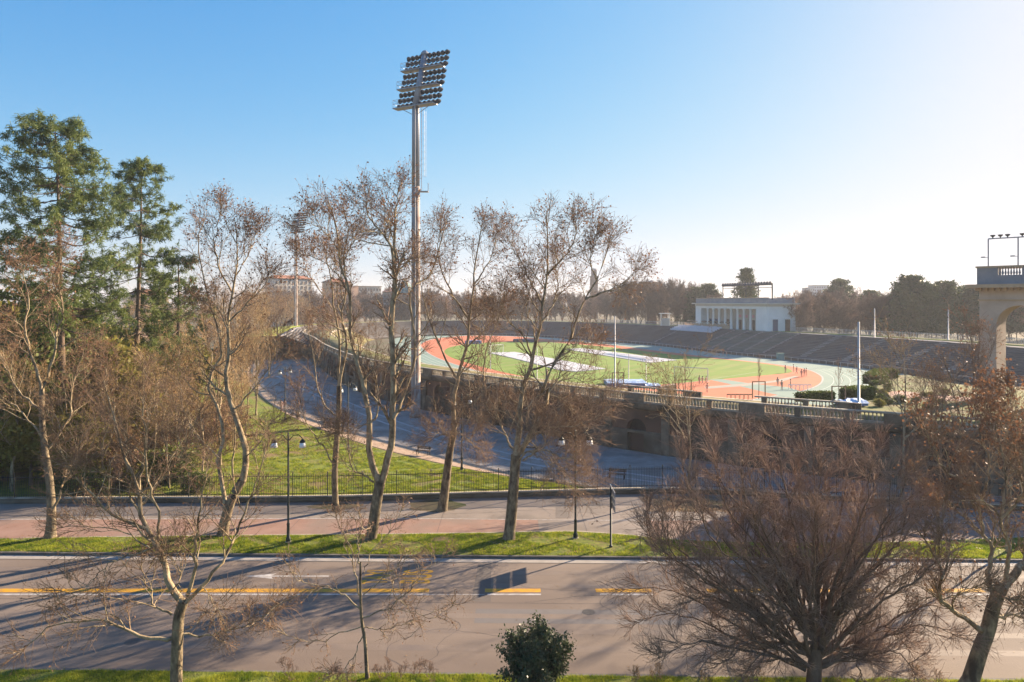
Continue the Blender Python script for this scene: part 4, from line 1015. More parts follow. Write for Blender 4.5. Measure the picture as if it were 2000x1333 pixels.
# foreground planes on the near verge
hero_tree('plane_tree', 'crooked pale-barked plane tree in the left foreground by the near kerb', 30.2, [
    (z2([(672, 1400), (672, 1300), (676, 1170), (682, 1080), (700, 1025)]), 0, .26, .22),
    (z2([(698, 1030), (655, 975), (625, 880), (597, 810), (562, 750), (542, 680), (532, 610), (500, 520), (460, 420), (430, 300), (395, 180)]), 1.5, .17, .02),
    (z2([(600, 805), (606, 700), (580, 620), (562, 540), (553, 430), (570, 320), (590, 280)]), (.6, -.8), .07, .015),
    (z2([(532, 600), (545, 500), (560, 400), (545, 260), (560, 150)]), (1, 2), .06, .012),
    (z2([(560, 748), (470, 712), (410, 680), (350, 610), (280, 540), (230, 440), (200, 330)]), (.5, -1), .07, .012),
    (z2([(702, 1030), (735, 930), (745, 830), (760, 720), (775, 600), (790, 500)]), -1.2, .10, .015),
    (z2([(706, 1030), (770, 970), (840, 880), (880, 810), (930, 690), (1000, 500), (1010, 420)]), .8, .10, .015),
    (z2([(676, 1155), (610, 1170), (550, 1162), (480, 1135), (390, 1095), (300, 1100), (200, 1120), (90, 1200)]), -1.0, .09, .015),
    (z2([(655, 1075), (585, 1040), (575, 985), (545, 930), (540, 870)]), .8, .06, .015),
    (z2([(690, 1150), (760, 1155), (850, 1140), (960, 1110), (1070, 1030)]), 1.2, .05, .012),
    (z2([(655, 1000), (690, 920), (660, 860), (640, 845)]), -.8, .04, .012),
    (z2([(600, 810), (500, 850), (420, 880), (330, 960), (230, 1000)]), -1.5, .04, .01),
    (z2([(610, 850), (480, 760), (330, 740), (220, 740)]), 1.5, .04, .01),
    (z2([(770, 970), (800, 1010), (840, 1080)]), -.6, .025, .008),
    (z2([(520, 590), (420, 550), (330, 520), (240, 470)]), (1, -1), .035, .01),
    (z2([(540, 660), (620, 560), (690, 470), (730, 350)]), (1, 2), .035, .01),
], 7, .12, k=(13, 8, 6), L=((1.6, 3.4), (.7, 1.3), (.3, .65)), leaves=700, leaf=.07, rmin=.0045, wob=(.2, .22, .22), up=(.08, .03, .0), group='plane trees on the near verge')
hero_tree('young_plane_tree', 'thin young plane tree at the near kerb left of the centre', 31.0, [
    (z8([(735, 1180), (722, 1050), (710, 850), (690, 720), (682, 600), (680, 330)]), 0, .10, .05),
    (z8([(680, 340), (660, 220), (690, 110), (670, 20)]), .3, .04, .01),
    (z8([(682, 560), (640, 420), (620, 250), (560, 130), (520, 20)]), .8, .04, .01),
    (z8([(685, 640), (600, 560), (480, 490), (380, 480), (290, 440), (200, 330)]), -.6, .04, .008),
    (z8([(400, 480), (250, 560), (130, 610), (30, 710)]), (-.5, -1), .02, .006),
    (z8([(690, 690), (800, 655), (890, 620), (960, 550), (1100, 400), (1240, 280)]), .5, .035, .008),
    (z8([(700, 540), (800, 460), (900, 380), (1010, 290)]), -.8, .03, .008),
    (z8([(700, 755), (780, 762), (870, 755), (1020, 715)]), .6, .03, .008),
    (z8([(700, 790), (660, 880), (600, 1000), (440, 1105)]), -.7, .03, .008),
    (z8([(692, 745), (540, 790), (430, 840), (270, 830), (100, 760)]), .4, .03, .008),
    (z8([(940, 580), (1000, 640), (1150, 690), (1300, 600)]), (.4, 0), .02, .006),
    (z8([(895, 380), (890, 540), (960, 590)]), .5, .012, .006),
    (z8([(680, 420), (760, 260), (880, 120), (960, -20)]), -.5, .025, .007),
], 8, .12, k=(8, 5, 4), L=((1.0, 1.9), (.5, .9), (.25, .5)), leaves=260, leaf=.07, rmin=.005, wob=(.2, .22, .22), up=(.06, .03, .0), group='plane trees on the near verge')
# right edge plane
hero_tree('plane_tree', 'thick plane tree at the bottom right corner with brown leaves in its crown', 30.5, [
    (z7([(1590, 1420), (1610, 1320), (1648, 1200), (1685, 1100), (1712, 990), (1745, 915)]), 0, .36, .26),
    (z7([(1745, 920), (1800, 860), (1870, 790), (1940, 700), (1960, 560)]), 1.2, .22, .05),
    (z7([(1665, 1110), (1600, 1062), (1525, 1010), (1475, 965), (1480, 880), (1478, 820), (1430, 740), (1370, 660)]), -1.0, .14, .02),
    (z7([(1730, 950), (1683, 885), (1700, 760), (1668, 690), (1645, 560), (1600, 470), (1560, 400)]), 1.0, .13, .02),
    (z7([(1765, 880), (1780, 760), (1740, 620), (1700, 560), (1640, 530)]), -.8, .11, .02),
    (z7([(1740, 615), (1800, 560), (1843, 480), (1850, 300)]), (-.6, -1.5), .08, .02),
    (z7([(1700, 1050), (1780, 1042), (1880, 1045)]), 1.0, .08, .03), (z7([(1720, 965), (1790, 965), (1880, 1010)]), -1.0, .08, .02),
    (z7([(1650, 560), (1690, 400), (1660, 250), (1640, 120)]), (1, 2), .08, .015),
    (z7([(1600, 470), (1500, 400), (1440, 300), (1400, 200)]), (1, -1), .06, .012),
    (z7([(1668, 690), (1580, 600), (1480, 520), (1380, 440)]), (.8, 2), .06, .012),
    (z7([(1740, 640), (1760, 420), (1720, 200), (1700, 60)]), (-.6, 1), .09, .015),
    (z7([(1850, 800), (1860, 560), (1800, 300), (1780, 60)]), (1, 0), .1, .015),
    (z7([(1480, 880), (1520, 760), (1480, 640), (1500, 520)]), (-1, .4), .05, .012),
    (z7([(1600, 1060), (1500, 1000), (1420, 930), (1330, 900), (1230, 870)]), (-.6, .8), .045, .01),
    (z7([(1475, 980), (1560, 940), (1640, 910)]), (-.8, -1.6), .03, .01),
], 9, .12, k=(13, 8, 5), L=((1.5, 3.0), (.7, 1.5), (.3, .7)), leaves=3800, leaf=.10, rmin=.0055, leaf_top=(10, 14.5), twig='twig', group='plane trees on the near verge')
# big multi-stemmed hornbeam-like tree
def stems():
    rg = np.random.default_rng(77); out = []
    c0 = (1590, 1300)
    tops = [(1310, 970), (1345, 930), (1400, 900), (1450, 905), (1500, 885), (1560, 890), (1600, 900), (1650, 890), (1700, 905), (1740, 940), (1770, 990), (1480, 960), (1540, 950), (1620, 960), (1680, 990), (1370, 990), (1300, 1030), (1840, 1040), (1260, 1000), (1275, 1060), (1330, 880), (1390, 850), (1450, 835), (1520, 830), (1590, 845), (1660, 840), (1720, 860), (1770, 900), (1800, 960), (1420, 960), (1730, 1010), (1590, 1000), (1510, 1010), (1660, 1050), (1440, 1030)]
    for i, (tx, ty) in enumerate(tops):
        bx = 1590 + (tx - 1560) * .07; by = 1270 + rg.uniform(-50, 20)
        mx = 1585 + (tx - 1575) * .38; my = (by + ty) / 2 + 50
        out.append(([(bx, by), ((bx + mx) / 2 - (tx - 1570) * .03, (by + my) / 2 + 12), (mx, my), (tx * .85 + mx * .15, my * .38 + ty * .62), (tx, ty)], float(rg.uniform(-4.0, 4.0)), .095, .012))
    low = [(1230, 1150), (1250, 1040), (1240, 1210), (1280, 1290), (1330, 1180), (1860, 1190), (1880, 1250), (1820, 1110), (1780, 1270), (1700, 1290), (1420, 1290), (1290, 1090), (1350, 1330), (1800, 1320), (1470, 1330), (1690, 1340)]
    for i, (tx, ty) in enumerate(low):
        bx = 1590 + (tx - 1570) * .05; by = 1262 + rg.uniform(-10, 50)
        out.append(([(bx, by), (bx * .6 + tx * .4, by * .65 + ty * .35 - 28), (bx * .25 + tx * .75, ty * .7 + by * .3 - 40), (tx, ty)], float(rg.uniform(-3.2, 3.2)), .085, .01))
    return out
hero_tree('hornbeam_tree', 'broad multi-stemmed bare tree with dense reddish brown twigs in the right foreground', 30.4,
    [([(1590, 1370), (1590, 1330), (1592, 1290), (1594, 1265)], 0, .36, .26)] + stems(), 10, .12, k=(13, 9, 6), L=((1.3, 2.5), (.7, 1.3), (.35, .7)),
    twig='twig_red', bark='bark_brown', trunk='bark_brown', ang=(.60, .6, .6), up=(.06, .06, .05), wob=(.17, .18, .2), rmin=.0052, leaves=0, tr1=(.14, 1))

# generic prototypes
def bare_proto(name, h, seed, twig, r=.16, spread=.55, nlimb=8, k=(6, 5, 5), rmin=.02, label='', cat='tree', bark='bark_plane', trunkfrac=.3, leaves=0):
    rg = np.random.default_rng(seed); root = thing(name, (0, 0, -60), label, cat)
    tr = catm([(0, 0, -.2), (rg.normal() * .1, rg.normal() * .1, h * trunkfrac * .6), (rg.normal() * .25, rg.normal() * .25, h * trunkfrac), (rg.normal() * .4, rg.normal() * .4, h * .8)], 14)[None]
    trr = (r * np.linspace(1, .2, 14))[None]; trr[0, 0] *= 1.4
    l0, r0 = children(rg, tr, trr, nlimb, (trunkfrac * 1.05, .98), (h * .42, h * .55), spread, 8, .08, .09, .75, .03, lt=.45)
    l1, r1 = children(rg, l0, r0, k[0], (.2, 1), (h * .14, h * .24), .6, 5, .14, .06, .6, .02, lt=.4)
    l2, r2 = children(rg, l1, r1, k[1], (.15, 1), (h * .07, h * .12), .6, 4, .16, .05, .6, rmin, lt=.4)
    l3, r3 = children(rg, l2, r2, k[2], (.15, 1), (h * .03, h * .06), .6, 3, .18, .04, .6, rmin * .8, lt=.3)
    tube_obj('trunk', [(tr, trr)], M[bark], root, 8, True, st=False); tube_obj('limbs', [(l0, r0), (l1, r1)], M[bark], root, 5)
    tube_obj('twigs', [(l2, r2), (l3, r3)], M[twig], root, 3)
    if leaves:
        tips = np.vstack([l3[:, -1], l2[:, -1]]); tips = tips[rg.choice(len(tips), min(leaves, len(tips)), replace=False)]
        leaf_cards(rg, tips, .12, M['leaf_dead'], 'withered_leaves', root, 1.3, .5)
    return root
used = set()
def place(proto, x, y, s, label, group, rz=None, z=0):
    rz = random.uniform(0, 6.28) if rz is None else rz
    sc = (s * random.uniform(.92, 1.08),) * 2 + (s,)
    if proto.name not in used:
        used.add(proto.name); proto.location = (x, y, z); proto.rotation_euler = (0, 0, rz); proto.scale = sc
        proto['label'] = label
        if group: proto['group'] = group
        return proto
    return copy_tree(proto, (x, y, z), rz, label, group, sc)

park = [bare_proto('bare_tree', 18, 20 + i, ['twig_gold', 'twig', 'twig_gold'][i], .17, [.55, .45, .65][i], 9, (6, 5, 5), .014, 'x', bark=['bark_plane', 'bark_dark', 'bark_plane'][i], leaves=500) for i in range(3)]
far = [bare_proto('bare_tree', 20, 40 + i, ['twig_far', 'twig_far', 'twig_red', 'twig_far'][i], .22, [.6, .5, .7, .55][i], 14, (9, 7, 6), .045, 'x', bark='bark_dark', trunkfrac=.22) for i in range(4)]
shrubp = [bare_proto('bare_shrub', 5, 60 + i, ['twig_gold', 'twig_red'][i], .05, .8, 14, (6, 5, 4), .010, 'x', 'shrub', 'bark_dark', .08, leaves=250) for i in range(2)]

def foliage_proto(name, seed, kind, h, rx, nclump, per, size, mat, label, cat='tree', trunk_r=.25, bark='bark_dark', z0=.25):
    rg = np.random.default_rng(seed); root = thing(name, (0, 0, -60), label, cat)
    tr = catm([(0, 0, -.3), (.1, 0, h * .5), (0, .1, h * .93)], 10)[None]; trr = (trunk_r * np.linspace(1, .15, 10))[None]
    tube_obj('trunk', [(tr, trr)], M[bark], root, 8, True, st=False)
    C = []
    if kind == 'cedar':                                    # flat tiers
        for tier in range(9):
            zz = h * (z0 + (1 - z0) * (tier + rg.random() * .5) / 9); rr = rx * (1 - (zz / h - z0) / (1 - z0)) ** .55 * rg.uniform(.7, 1.1) + .5
            m_ = int(nclump / 9); a = rg.random(m_) * 6.283; q = rr * np.sqrt(rg.random(m_)) * (1 + .25 * np.sin(a * 3 + tier))
            C.append(np.stack([q * np.cos(a), q * np.sin(a), zz + .06 * q + rg.normal(size=m_) * .25], 1))
    elif kind == 'round':
        m_ = nclump; d = rg.normal(size=(m_, 3)); d /= np.linalg.norm(d, axis=1, keepdims=True)
        q = (.45 + .55 * rg.random(m_) ** .5) * (1 + .22 * np.sin(d[:, 0] * 5 + seed) * np.cos(d[:, 1] * 4 + d[:, 2] * 5))
        C.append(d * q[:, None] * np.array([rx, rx, h * (1 - z0) / 2]) + np.array([0, 0, h * (1 + z0) / 2]))
    C = np.vstack(C)
    # boughs from the trunk to a share of the clumps
    sel_ = C[rg.choice(len(C), min(60, len(C)), replace=False)]
    st_ = np.stack([np.zeros(len(sel_)), np.zeros(len(sel_)), np.clip(sel_[:, 2] - np.hypot(sel_[:, 0], sel_[:, 1]) * .35, h * .08, h)], 1)
    q = np.linspace(0, 1, 4)[None, :, None]; ln_ = st_[:, None] * (1 - q) + sel_[:, None] * q
    tube_obj('limbs', [(ln_, np.tile(np.linspace(.09, .02, 4), (len(sel_), 1)))], M[bark], root, 4)
    pts = (C[:, None] + rg.normal(size=(len(C), per, 3)) * np.array([.5, .5, .28]) * size * 3).reshape(-1, 3)
    leaf_cards(rg, pts, size, M[mat], 'crown', root, 1.5)
    return root
def pine_hero(name, label, px, Y, base_z, ytop, rx, seed, z_low, lean=0, n_wh=26):
    rg = np.random.default_rng(seed); X = (px - 1000) * Y / CF; h = CH - (ytop - HOR) * Y / CF
    root = thing(name, (X, Y, base_z), label, 'tree')
    tr = catm([(0, 0, -.3), (lean * .4, 0, h * .4), (lean * .8, .2, h * .75), (lean, 0, h * .985)], 24)[None]; trr = (.42 * np.linspace(1, .1, 24))[None]
    tube_obj('trunk', [(tr, trr)], M['bark_dark'], root, 10, True, st=False)
    br, bb, CL = [], [], []
    for w in range(n_wh):
        f = (w + rg.random() * .5) / n_wh; zz = z_low + (h - z_low) * f
        for j in range(rg.integers(4, 7)):
            a = rg.random() * 6.283; ln = rx * min(1, .62 + f * 1.3) * ((1 - f) ** .42) * rg.uniform(.5, 1.12) + .5
            bx = np.interp(zz, tr[0][:, 2], tr[0][:, 0]); by = np.interp(zz, tr[0][:, 2], tr[0][:, 1])
            d = np.array([math.cos(a), math.sin(a)]); pts = []
            for q in np.linspace(0, 1, 7): pts.append([bx + d[0] * ln * q, by + d[1] * ln * q, zz - .13 * ln * math.sin(q * 3.14) + .16 * ln * q * q + rg.normal() * .05])
            br.append(pts); bb.append(np.linspace(.075, .018, 7) * (.5 + .6 * (1 - f)))
    br = np.array(br); bb = np.array(bb)
    tw_, twr = children(rg, br, bb, 9, (.25, 1.0), (.7, 1.7), .8, 4, .15, .10, .5, .012, lt=.4)
    tube_obj('branches', [(br, bb)], M['bark_dark'], root, 5); tube_obj('twigs', [(tw_, twr)], M['bark_dark'], root, 3)
    # drooping needle tufts
    tip = np.vstack([tw_[:, -1], tw_[:, 2][rg.random(len(tw_)) < .7], br[:, -1]]); n = len(tip); K = 22
    d = rg.normal(size=(n, K, 3)); d[..., 2] = d[..., 2] * .7 - .35; d /= np.linalg.norm(d, axis=2, keepdims=True)
    s = rg.uniform(.26, .52, size=(n, K, 1)); c = tip[:, None, :] + rg.normal(size=(n, K, 3)) * .09
    side = np.cross(d, rg.normal(size=d.shape)); side /= (np.linalg.norm(side, axis=2, keepdims=True) + 1e-9)
    e = c + d * s; e[..., 2] -= s[..., 0] * .18
    V = np.stack([c - side * .02, c + side * .02, e + side * .035, e - side * .02], 2).reshape(-1, 3)
    stuff(link_np('needles', V, np.arange(len(V)).reshape(-1, 4), M['needles'], root))
    return root
pine_hero('himalayan_pine', 'tallest broad blue-green pine at the left edge above the bare trees', 128, 66, 0, 236, 8.2, 3, 14.5, -1.0)
pine_hero('himalayan_pine', 'narrower long-needled pine with an open crown right of the tallest pine', 262, 78, 0, 306, 6.6, 4, 10.0, .8, 15)
pine_hero('himalayan_pine', 'low dark pine between the open-crowned pine and the bare plane tree', 345, 84, 0, 500, 4.8, 8, 5.5, .2, 11)

yews = [foliage_proto('evergreen_tree', 80 + i, 'round', 11, 4.2, 750, 16, .30, ['olive', 'needles', 'olive'][i], 'x') for i in range(3)]
cedars = [foliage_proto('cedar_tree', 90 + i, 'cedar', 22, 7.5, 900, 22, .42, 'needles_dark', 'x', z0=.3) for i in range(2)]
bushes = [foliage_proto('evergreen_bush', 95 + i, 'round', 2.2, 1.5, 160, 16, .13, ['olive', 'hedge'][i], 'x', 'bush', .04, z0=.0) for i in range(2)]

# park on the left: bare trees, evergreens, shrubs
GL = 'bare trees of the park on the left'
pk_spots = [(0, 25, 62, 17), (0, -30, 70, 19), (1, 205, 64, 16), (2, 300, 66, 15), (0, 430, 72, 18), (1, 90, 76, 17), (2, 170, 84, 15), (0, 360, 92, 19), (1, 470, 105, 20),
            (0, 30, 95, 20), (2, 240, 100, 16), (1, 400, 112, 19), (0, 500, 125, 19), (2, 330, 125, 18), (1, 120, 118, 18), (0, 440, 140, 21), (2, 525, 155, 20), (1, 480, 175, 22), (0, 400, 165, 21), (2, 300, 150, 20),
            (1, 540, 200, 24), (0, 510, 230, 24), (2, 470, 215, 23), (1, 545, 260, 24), (0, 520, 290, 25), (2, 490, 270, 25), (1, 350, 200, 22), (0, 420, 230, 23), (2, 610, 118, 0), (1, 250, 180, 21), (0, 180, 160, 20), (0, 455, 66, 13), (2, 395, 64, 14), (0, 250, 62.5, 13), (2, 130, 62, 14), (0, 350, 70, 16), (2, 20, 63, 15), (0, 480, 84, 15), (2, 430, 88, 16), (0, 330, 63, 11), (2, 205, 61.5, 12)]
lk = ['golden-twigged bare tree in the left park wood', 'dark-barked bare tree in the left park wood', 'spreading bare tree in the left park wood']
for i, px, Y, h in pk_spots:
    if h == 0: continue
    place(park[i], (px - 1000) * Y / CF, Y, h / 18 * (.84 if Y < 90 else .9), lk[i], GL)
place(park[0], *G(500, 812), .82, 'bare tree leaning over the dirt path at the bend of the lawn', GL)
for i, px, Y, h, rz in [(0, 40, 72, 17, 0), (1, 110, 70, 14, 1), (2, 200, 72, 13, 2), (0, 290, 78, 8, 3), (1, 0, 66, 13, 4), (2, 60, 64, 8, 1), (0, 150, 63, 7, 2), (2, 250, 70, 8, 3), (0, 330, 82, 9, 3), (0, 180, 90, 14, 4), (2, -60, 68, 12, 2), (0, 360, 110, 11, 5), (1, 100, 95, 18, 5), (0, 225, 84, 13, 1)]:
    place(yews[i], (px - 1000) * Y / CF, Y, h / 11, ['olive evergreen tree in the left park wood', 'dark green evergreen tree in the left park wood', 'bushy olive evergreen tree in the left park wood'][i], 'evergreen trees of the park on the left', rz)
rs = np.random.default_rng(3)
for j in range(58):
    px = rs.uniform(-40, 470); Y = rs.uniform(61.5, 84) if px < 330 else rs.uniform(70, 100)
    place(shrubp[j % 2], (px - 1000) * Y / CF, Y, rs.uniform(.7, 1.35), ['golden bare shrub in the undergrowth behind the park fence', 'reddish bare shrub in the undergrowth behind the park fence'][j % 2], 'shrubs behind the park fence')
for j in range(14):
    px = rs.uniform(-40, 400); Y = rs.uniform(60.5, 70)
    place(bushes[j % 2], (px - 1000) * Y / CF, Y, rs.uniform(.7, 1.5), ['olive evergreen bush in the undergrowth behind the park fence', 'green evergreen bush in the undergrowth behind the park fence'][j % 2], 'evergreen bushes behind the park fence')

# shrubs and small trees at the foot of the arena wall and on the terrace
for px, Y, s in [(525, 300, 1.1), (540, 320, 1.15), (556, 305, 1.0), (572, 330, 1.2), (590, 345, 1.1), (508, 280, 1.1), (605, 360, 1.1), (582, 300, .7), (548, 270, 1.0)]:
    place(park[2], (px - 1000) * Y / CF, Y, s, 'tall bare tree behind the distant mast at the end of the park road', 'bare trees at the end of the park road')
for px, py, s, i in [(905, 800, .9, 1), (860, 812, .8, 1), (960, 835, .8, 0), (745, 790, .7, 1), (870, 775, .9, 1), (620, 735, .9, 0), (650, 742, .9, 1), (1010, 850, .6, 1), (600, 720, 1.2, 0), (590, 700, 1.3, 1)]:
    place(shrubp[i], *G(px, py), s, ['golden bare shrub at the foot of the arena wall', 'reddish bare shrub at the foot of the arena wall'][i], 'shrubs at the foot of the arena wall')
for px, Y, s in [(598, 225, .7), (622, 205, .6), (606, 250, .7), (590, 262, .8), (646, 176, .55), (668, 150, .45), (706, 140, .4), (632, 230, .7), (655, 215, .6), (690, 185, .5), (640, 185, .6), (690, 160, .55), (735, 150, .5), (770, 165, .45), (610, 215, .6), (660, 240, .6), (720, 210, .5)]:
    place(park[1], (px - 1000) * Y / CF, Y, s, 'small bare tree on the terrace bank at the left end of the arena', 'small trees on the arena bank', z=4 if Y < 190 else 2)

# tree belt behind the arena
rs = np.random.default_rng(9)
def belt(px, Y, h, i, z=0): place(far[i], (px - 1000) * Y / CF, Y, h / 20 * .86, ['greyish bare tree in the belt behind the arena', 'upright bare tree in the belt behind the arena', 'reddish bare tree in the belt behind the arena', 'spreading bare tree in the belt behind the arena'][i], 'bare trees of the belt behind the arena', z=z)
for px in np.arange(470, 1240, 14): belt(px + rs.uniform(-6, 6), rs.uniform(395, 440), rs.uniform(19, 25), rs.integers(4))
for px in np.arange(560, 1240, 20): belt(px + rs.uniform(-9, 9), rs.uniform(450, 500), rs.uniform(21, 29), rs.integers(4))
for px in np.arange(1215, 1370, 10): belt(px + rs.uniform(-6, 6), rs.uniform(330, 380), rs.uniform(24, 30), rs.integers(4))
for px in np.arange(1365, 1560, 13): belt(px + rs.uniform(-8, 8), rs.uniform(300, 370), rs.uniform(18, 22), rs.integers(4))
for px in np.arange(1545, 2080, 12): belt(px + rs.uniform(-8, 8), rs.uniform(235, 290), rs.uniform(17, 22), rs.integers(4))
for px in np.arange(1560, 2080, 21): belt(px + rs.uniform(-8, 8), rs.uniform(300, 350), rs.uniform(20, 25), rs.integers(4))
for k_, (px, Y, h) in enumerate([(1385, 320, 25), (1362, 330, 24), (1425, 310, 18), (1462, 320, 20), (1640, 320, 27), (1780, 235, 26), (1815, 230, 22.5), (1845, 235, 24), (1755, 240, 21), (1880, 240, 22.5), (1905, 235, 21.5), (1700, 300, 22), (1960, 240, 23)]):
    place(cedars[k_ % 2], (px - 1000) * Y / CF, Y, (h / 22 if px != 1460 else h / 22), ['dark cedar in the belt behind the grandstand', 'flat-tiered cedar in the belt behind the grandstand'][k_ % 2] if px != 1460 else 'tall lone pine rising above the pavilion roof', 'cedars behind the grandstand' if px != 1460 else None)

lp = foliage_proto('stone_pine', 131, 'cedar', 31, 4.6, 420, 18, .42, 'needles_dark', 'tall lone pine with a ragged crown rising above the pavilion roof', z0=.62, trunk_r=.4)
lp.location = ((1458 - 1000) * 290 / CF, 290, 0)
# foreground evergreen bush and rough shrubs along the near kerb
def near_bush():
    rg = np.random.default_rng(55); Y = 30.3; X = (1043 - 1000) * Y / CF
    root = thing('laurel_bush', (X, Y, .12), 'dark glossy evergreen bush at the bottom centre by the near kerb', 'bush')
    tr = catm([(0, 0, -.3), (.05, 0, .7), (0, .1, 1.4)], 8)[None]; trr = np.linspace(.07, .02, 8)[None]
    l1, r1 = children(rg, tr, trr, 44, (.0, 1), (1.2, 2.5), .95, 6, .14, .09, .8, .014, lt=.45)
    l2, r2 = children(rg, l1, r1, 9, (.25, 1), (.4, .7), .6, 4, .15, .08, .6, .006, lt=.3)
    tube_obj('trunk', [(tr, trr)], M['bark_dark'], root, 8, True, st=False); tube_obj('branches', [(l1, r1)], M['bark_dark'], root, 4); tube_obj('twigs', [(l2, r2)], M['bark_dark'], root, 3)
    pts = np.vstack([l2[:, q] for q in (1, 2, 3)] + [l1[:, -1]]); pts = (pts[:, None] + rg.normal(size=(len(pts), 14, 3)) * .10).reshape(-1, 3)
    pts = pts[pts[:, 2] > .1]
    leaf_cards(rg, pts, .075, M['bush'], 'leaves', root, 1.7, .2)
near_bush()
rs = np.random.default_rng(21)
for px in [560, 640, 655, 735, 750, 790, 815, 850, 1235, 1290, 1480, 1790, 1830, 1380]:
    Y = 30.6 + rs.uniform(-.3, .4); s = rs.uniform(.14, .26) if px < 1000 else rs.uniform(.12, .24)
    place(shrubp[1 if px < 1000 else 0], (px + rs.uniform(-10, 10) - 1000) * Y / CF, Y, s, 'leafless dark shrub in the near verge' if px < 1000 else 'leafless brown shrub in the near verge', 'leafless shrubs in the near verge', z=.12)
place(park[2], *G(1345, 968), .72, 'pale bare tree at the back of the pavement behind the reddish multi-stemmed tree', None, z=.1)
place(park[1], *G(1835, 1062), .70, 'thin dark tree in the right verge between the two foreground crowns', None, z=.15)
place(park[0], *G(1968, 1082), .62, 'bare tree in the verge at the right edge beside the kerb', None, z=.15)
place(park[2], *G(1760, 975), .8, 'bare tree behind the iron fence on the right', None)
place(park[1], *G(1905, 965), .85, 'dark bare tree behind the iron fence near the right edge', None)

# young staked trees on the terrace
def staked(px, py, label, s):
    x, y = G(px, py, ZT); r = thing('staked_tree', (x, y, ZT), label, 'young tree', 'young staked trees on the terrace')
    rg = np.random.default_rng(int(px)); tr = catm([(0, 0, -.1), (.02, 0, 2), (0, 0, 4.6 * s)], 8)[None]; trr = np.linspace(.05, .012, 8)[None]
    l1, r1 = children(rg, tr, trr, 22, (.38, 1), (1.2, 1.7), .5, 4, .08, .14, .5, .013, lt=.6); l2, r2 = children(rg, l1, r1, 4, (.3, 1), (.3, .5), .5, 3, .1, .1, .6, .01, lt=.3)
    tube_obj('trunk', [(tr, trr)], M['bark_dark'], r, 6, True, st=False); tube_obj('twigs', [(l1, r1), (l2, r2)], M['twig_red'], r, 3)
    f = MB()
    for dx in (-.75, .75): MB().box(dx - .05, -.05, 0, dx + .05, .05, 1.9).build('stake', M['stake'], r)
    MB().box(-.8, -.04, 1.9, .8, .04, 2.0).build('cross_stake', M['stake'], r)
    return r
staked(1338, 774, 'staked young tree nearest the pale blue landing mat', .95); staked(1482, 778, 'staked young tree in front of the orange floor', 1.05)
staked(1638, 789, 'staked young tree with a fuller crown beside the box hedges', 1.0); staked(1207, 757, 'small young tree beside the leftmost flag pole on the terrace', .7)

# hedges of the garden
def hedge(lst, z, h, w, label):
    c = cr(lst, 16); r = thing('hedge', (c[0][0], c[0][1], z), label, 'hedge'); rg = np.random.default_rng(len(label)); o0 = np.array([c[0][0], c[0][1]])
    core = sweep('hedge_core', c - o0, [(-w/2 + .08, 0), (-w/2 + .08, h - .1), (w/2 - .08, h - .1), (w/2 - .08, 0)], M['needles_dark'], r)
    n = int(np.linalg.norm(np.diff(c, axis=0), axis=1).sum() * 900); i = rg.random(n) * 14.99; k_ = i.astype(int); f = (i - k_)[:, None]
    p = c[k_] * (1 - f) + c[k_ + 1] * f - o0; t = np.gradient(c, axis=0)[k_]; t /= np.linalg.norm(t, axis=1)[:, None]; nn = np.stack([t[:, 1], -t[:, 0]], 1)
    u = rg.random(n); side = np.where(u < .3, -1, np.where(u < .6, 1, rg.uniform(-1, 1, n))); zz = np.where(u < .6, rg.uniform(0, h, n), h) + rg.normal(size=n) * .06
    pts = np.concatenate([p + nn * (side * w / 2)[:, None] + rg.normal(size=(n, 2)) * .05, zz[:, None]], 1)
    leaf_cards(rg, pts, .12, M['hedge'], 'foliage', r, 1.4); return r
gg = lambda l: [G(x, y, gz) for x, y in l]
hedge(gg([(1655, 784), (1675, 780), (1703, 779)]), gz + .05, 1.35, 1.8, 'low box hedge behind the blue mat on the terrace')
hedge(gg([(1712, 768), (1718, 766), (1726, 764)]), gz + .05, 1.25, 1.8, 'short clipped hedge at the corner of the garden path')
hedge(gg([(1703, 752), (1712, 745), (1724, 739), (1745, 738)]), gz + .05, 1.2, 2.2, 'curved clipped hedge at the end of the running track')
hedge(gg([(1560, 786), (1590, 783), (1628, 783)]), gz + .05, .9, 1.0, 'long low hedge behind the short inner balustrade')
# garden seedlings and stakes
rs = np.random.default_rng(31); 
for i in range(14):
    x, y = G(rs.uniform(1715, 1860), rs.uniform(770, 800), gz)
    place(bushes[i % 2], x, y, rs.uniform(.2, .42), ['small olive garden plant on the terrace bed', 'small green garden plant on the terrace bed'][i % 2], 'small plants of the garden bed', z=gz + .04)

# blue mats, poles, goal
def gmat(px0, px1, py, z, name, label, d, h, mat, mat2):
    x0, y = G(px0, py, z); x1, _ = G(px1, py, z); r = thing(name, (x0, y, z), label, 'mat')
    MB().box(0, 0, .1, x1 - x0, d, h).build('body', mat, r)
    mb = MB(); n_ = 9; W_ = x1 - x0
    rg = np.random.default_rng(int(px0)); b = 0
    for j in range(5):
        for i in range(n_): mb.v.append((-.1 + (W_ + .2) * i / (n_ - 1), -.1 + (d + .2) * j / 4, h + .03 + (0 if j in (0, 4) else rg.uniform(.05, .35))))
    for j in range(4):
        for i in range(n_ - 1): mb.f.append((j*n_ + i, j*n_ + i + 1, (j+1)*n_ + i + 1, (j+1)*n_ + i))
    mb.build('cover', mat2, r); return r
gmat(1188, 1262, 757, 0, 'landing_mat', 'large blue landing mat under a pale cover behind the balustrade', 7, .8, M['blue'], M['paleblue'])
gmat(1262, 1290, 758, 0, 'landing_mat', 'smaller low blue mat beside the large covered landing mat', 3, .4, M['blue'], M['paleblue'])
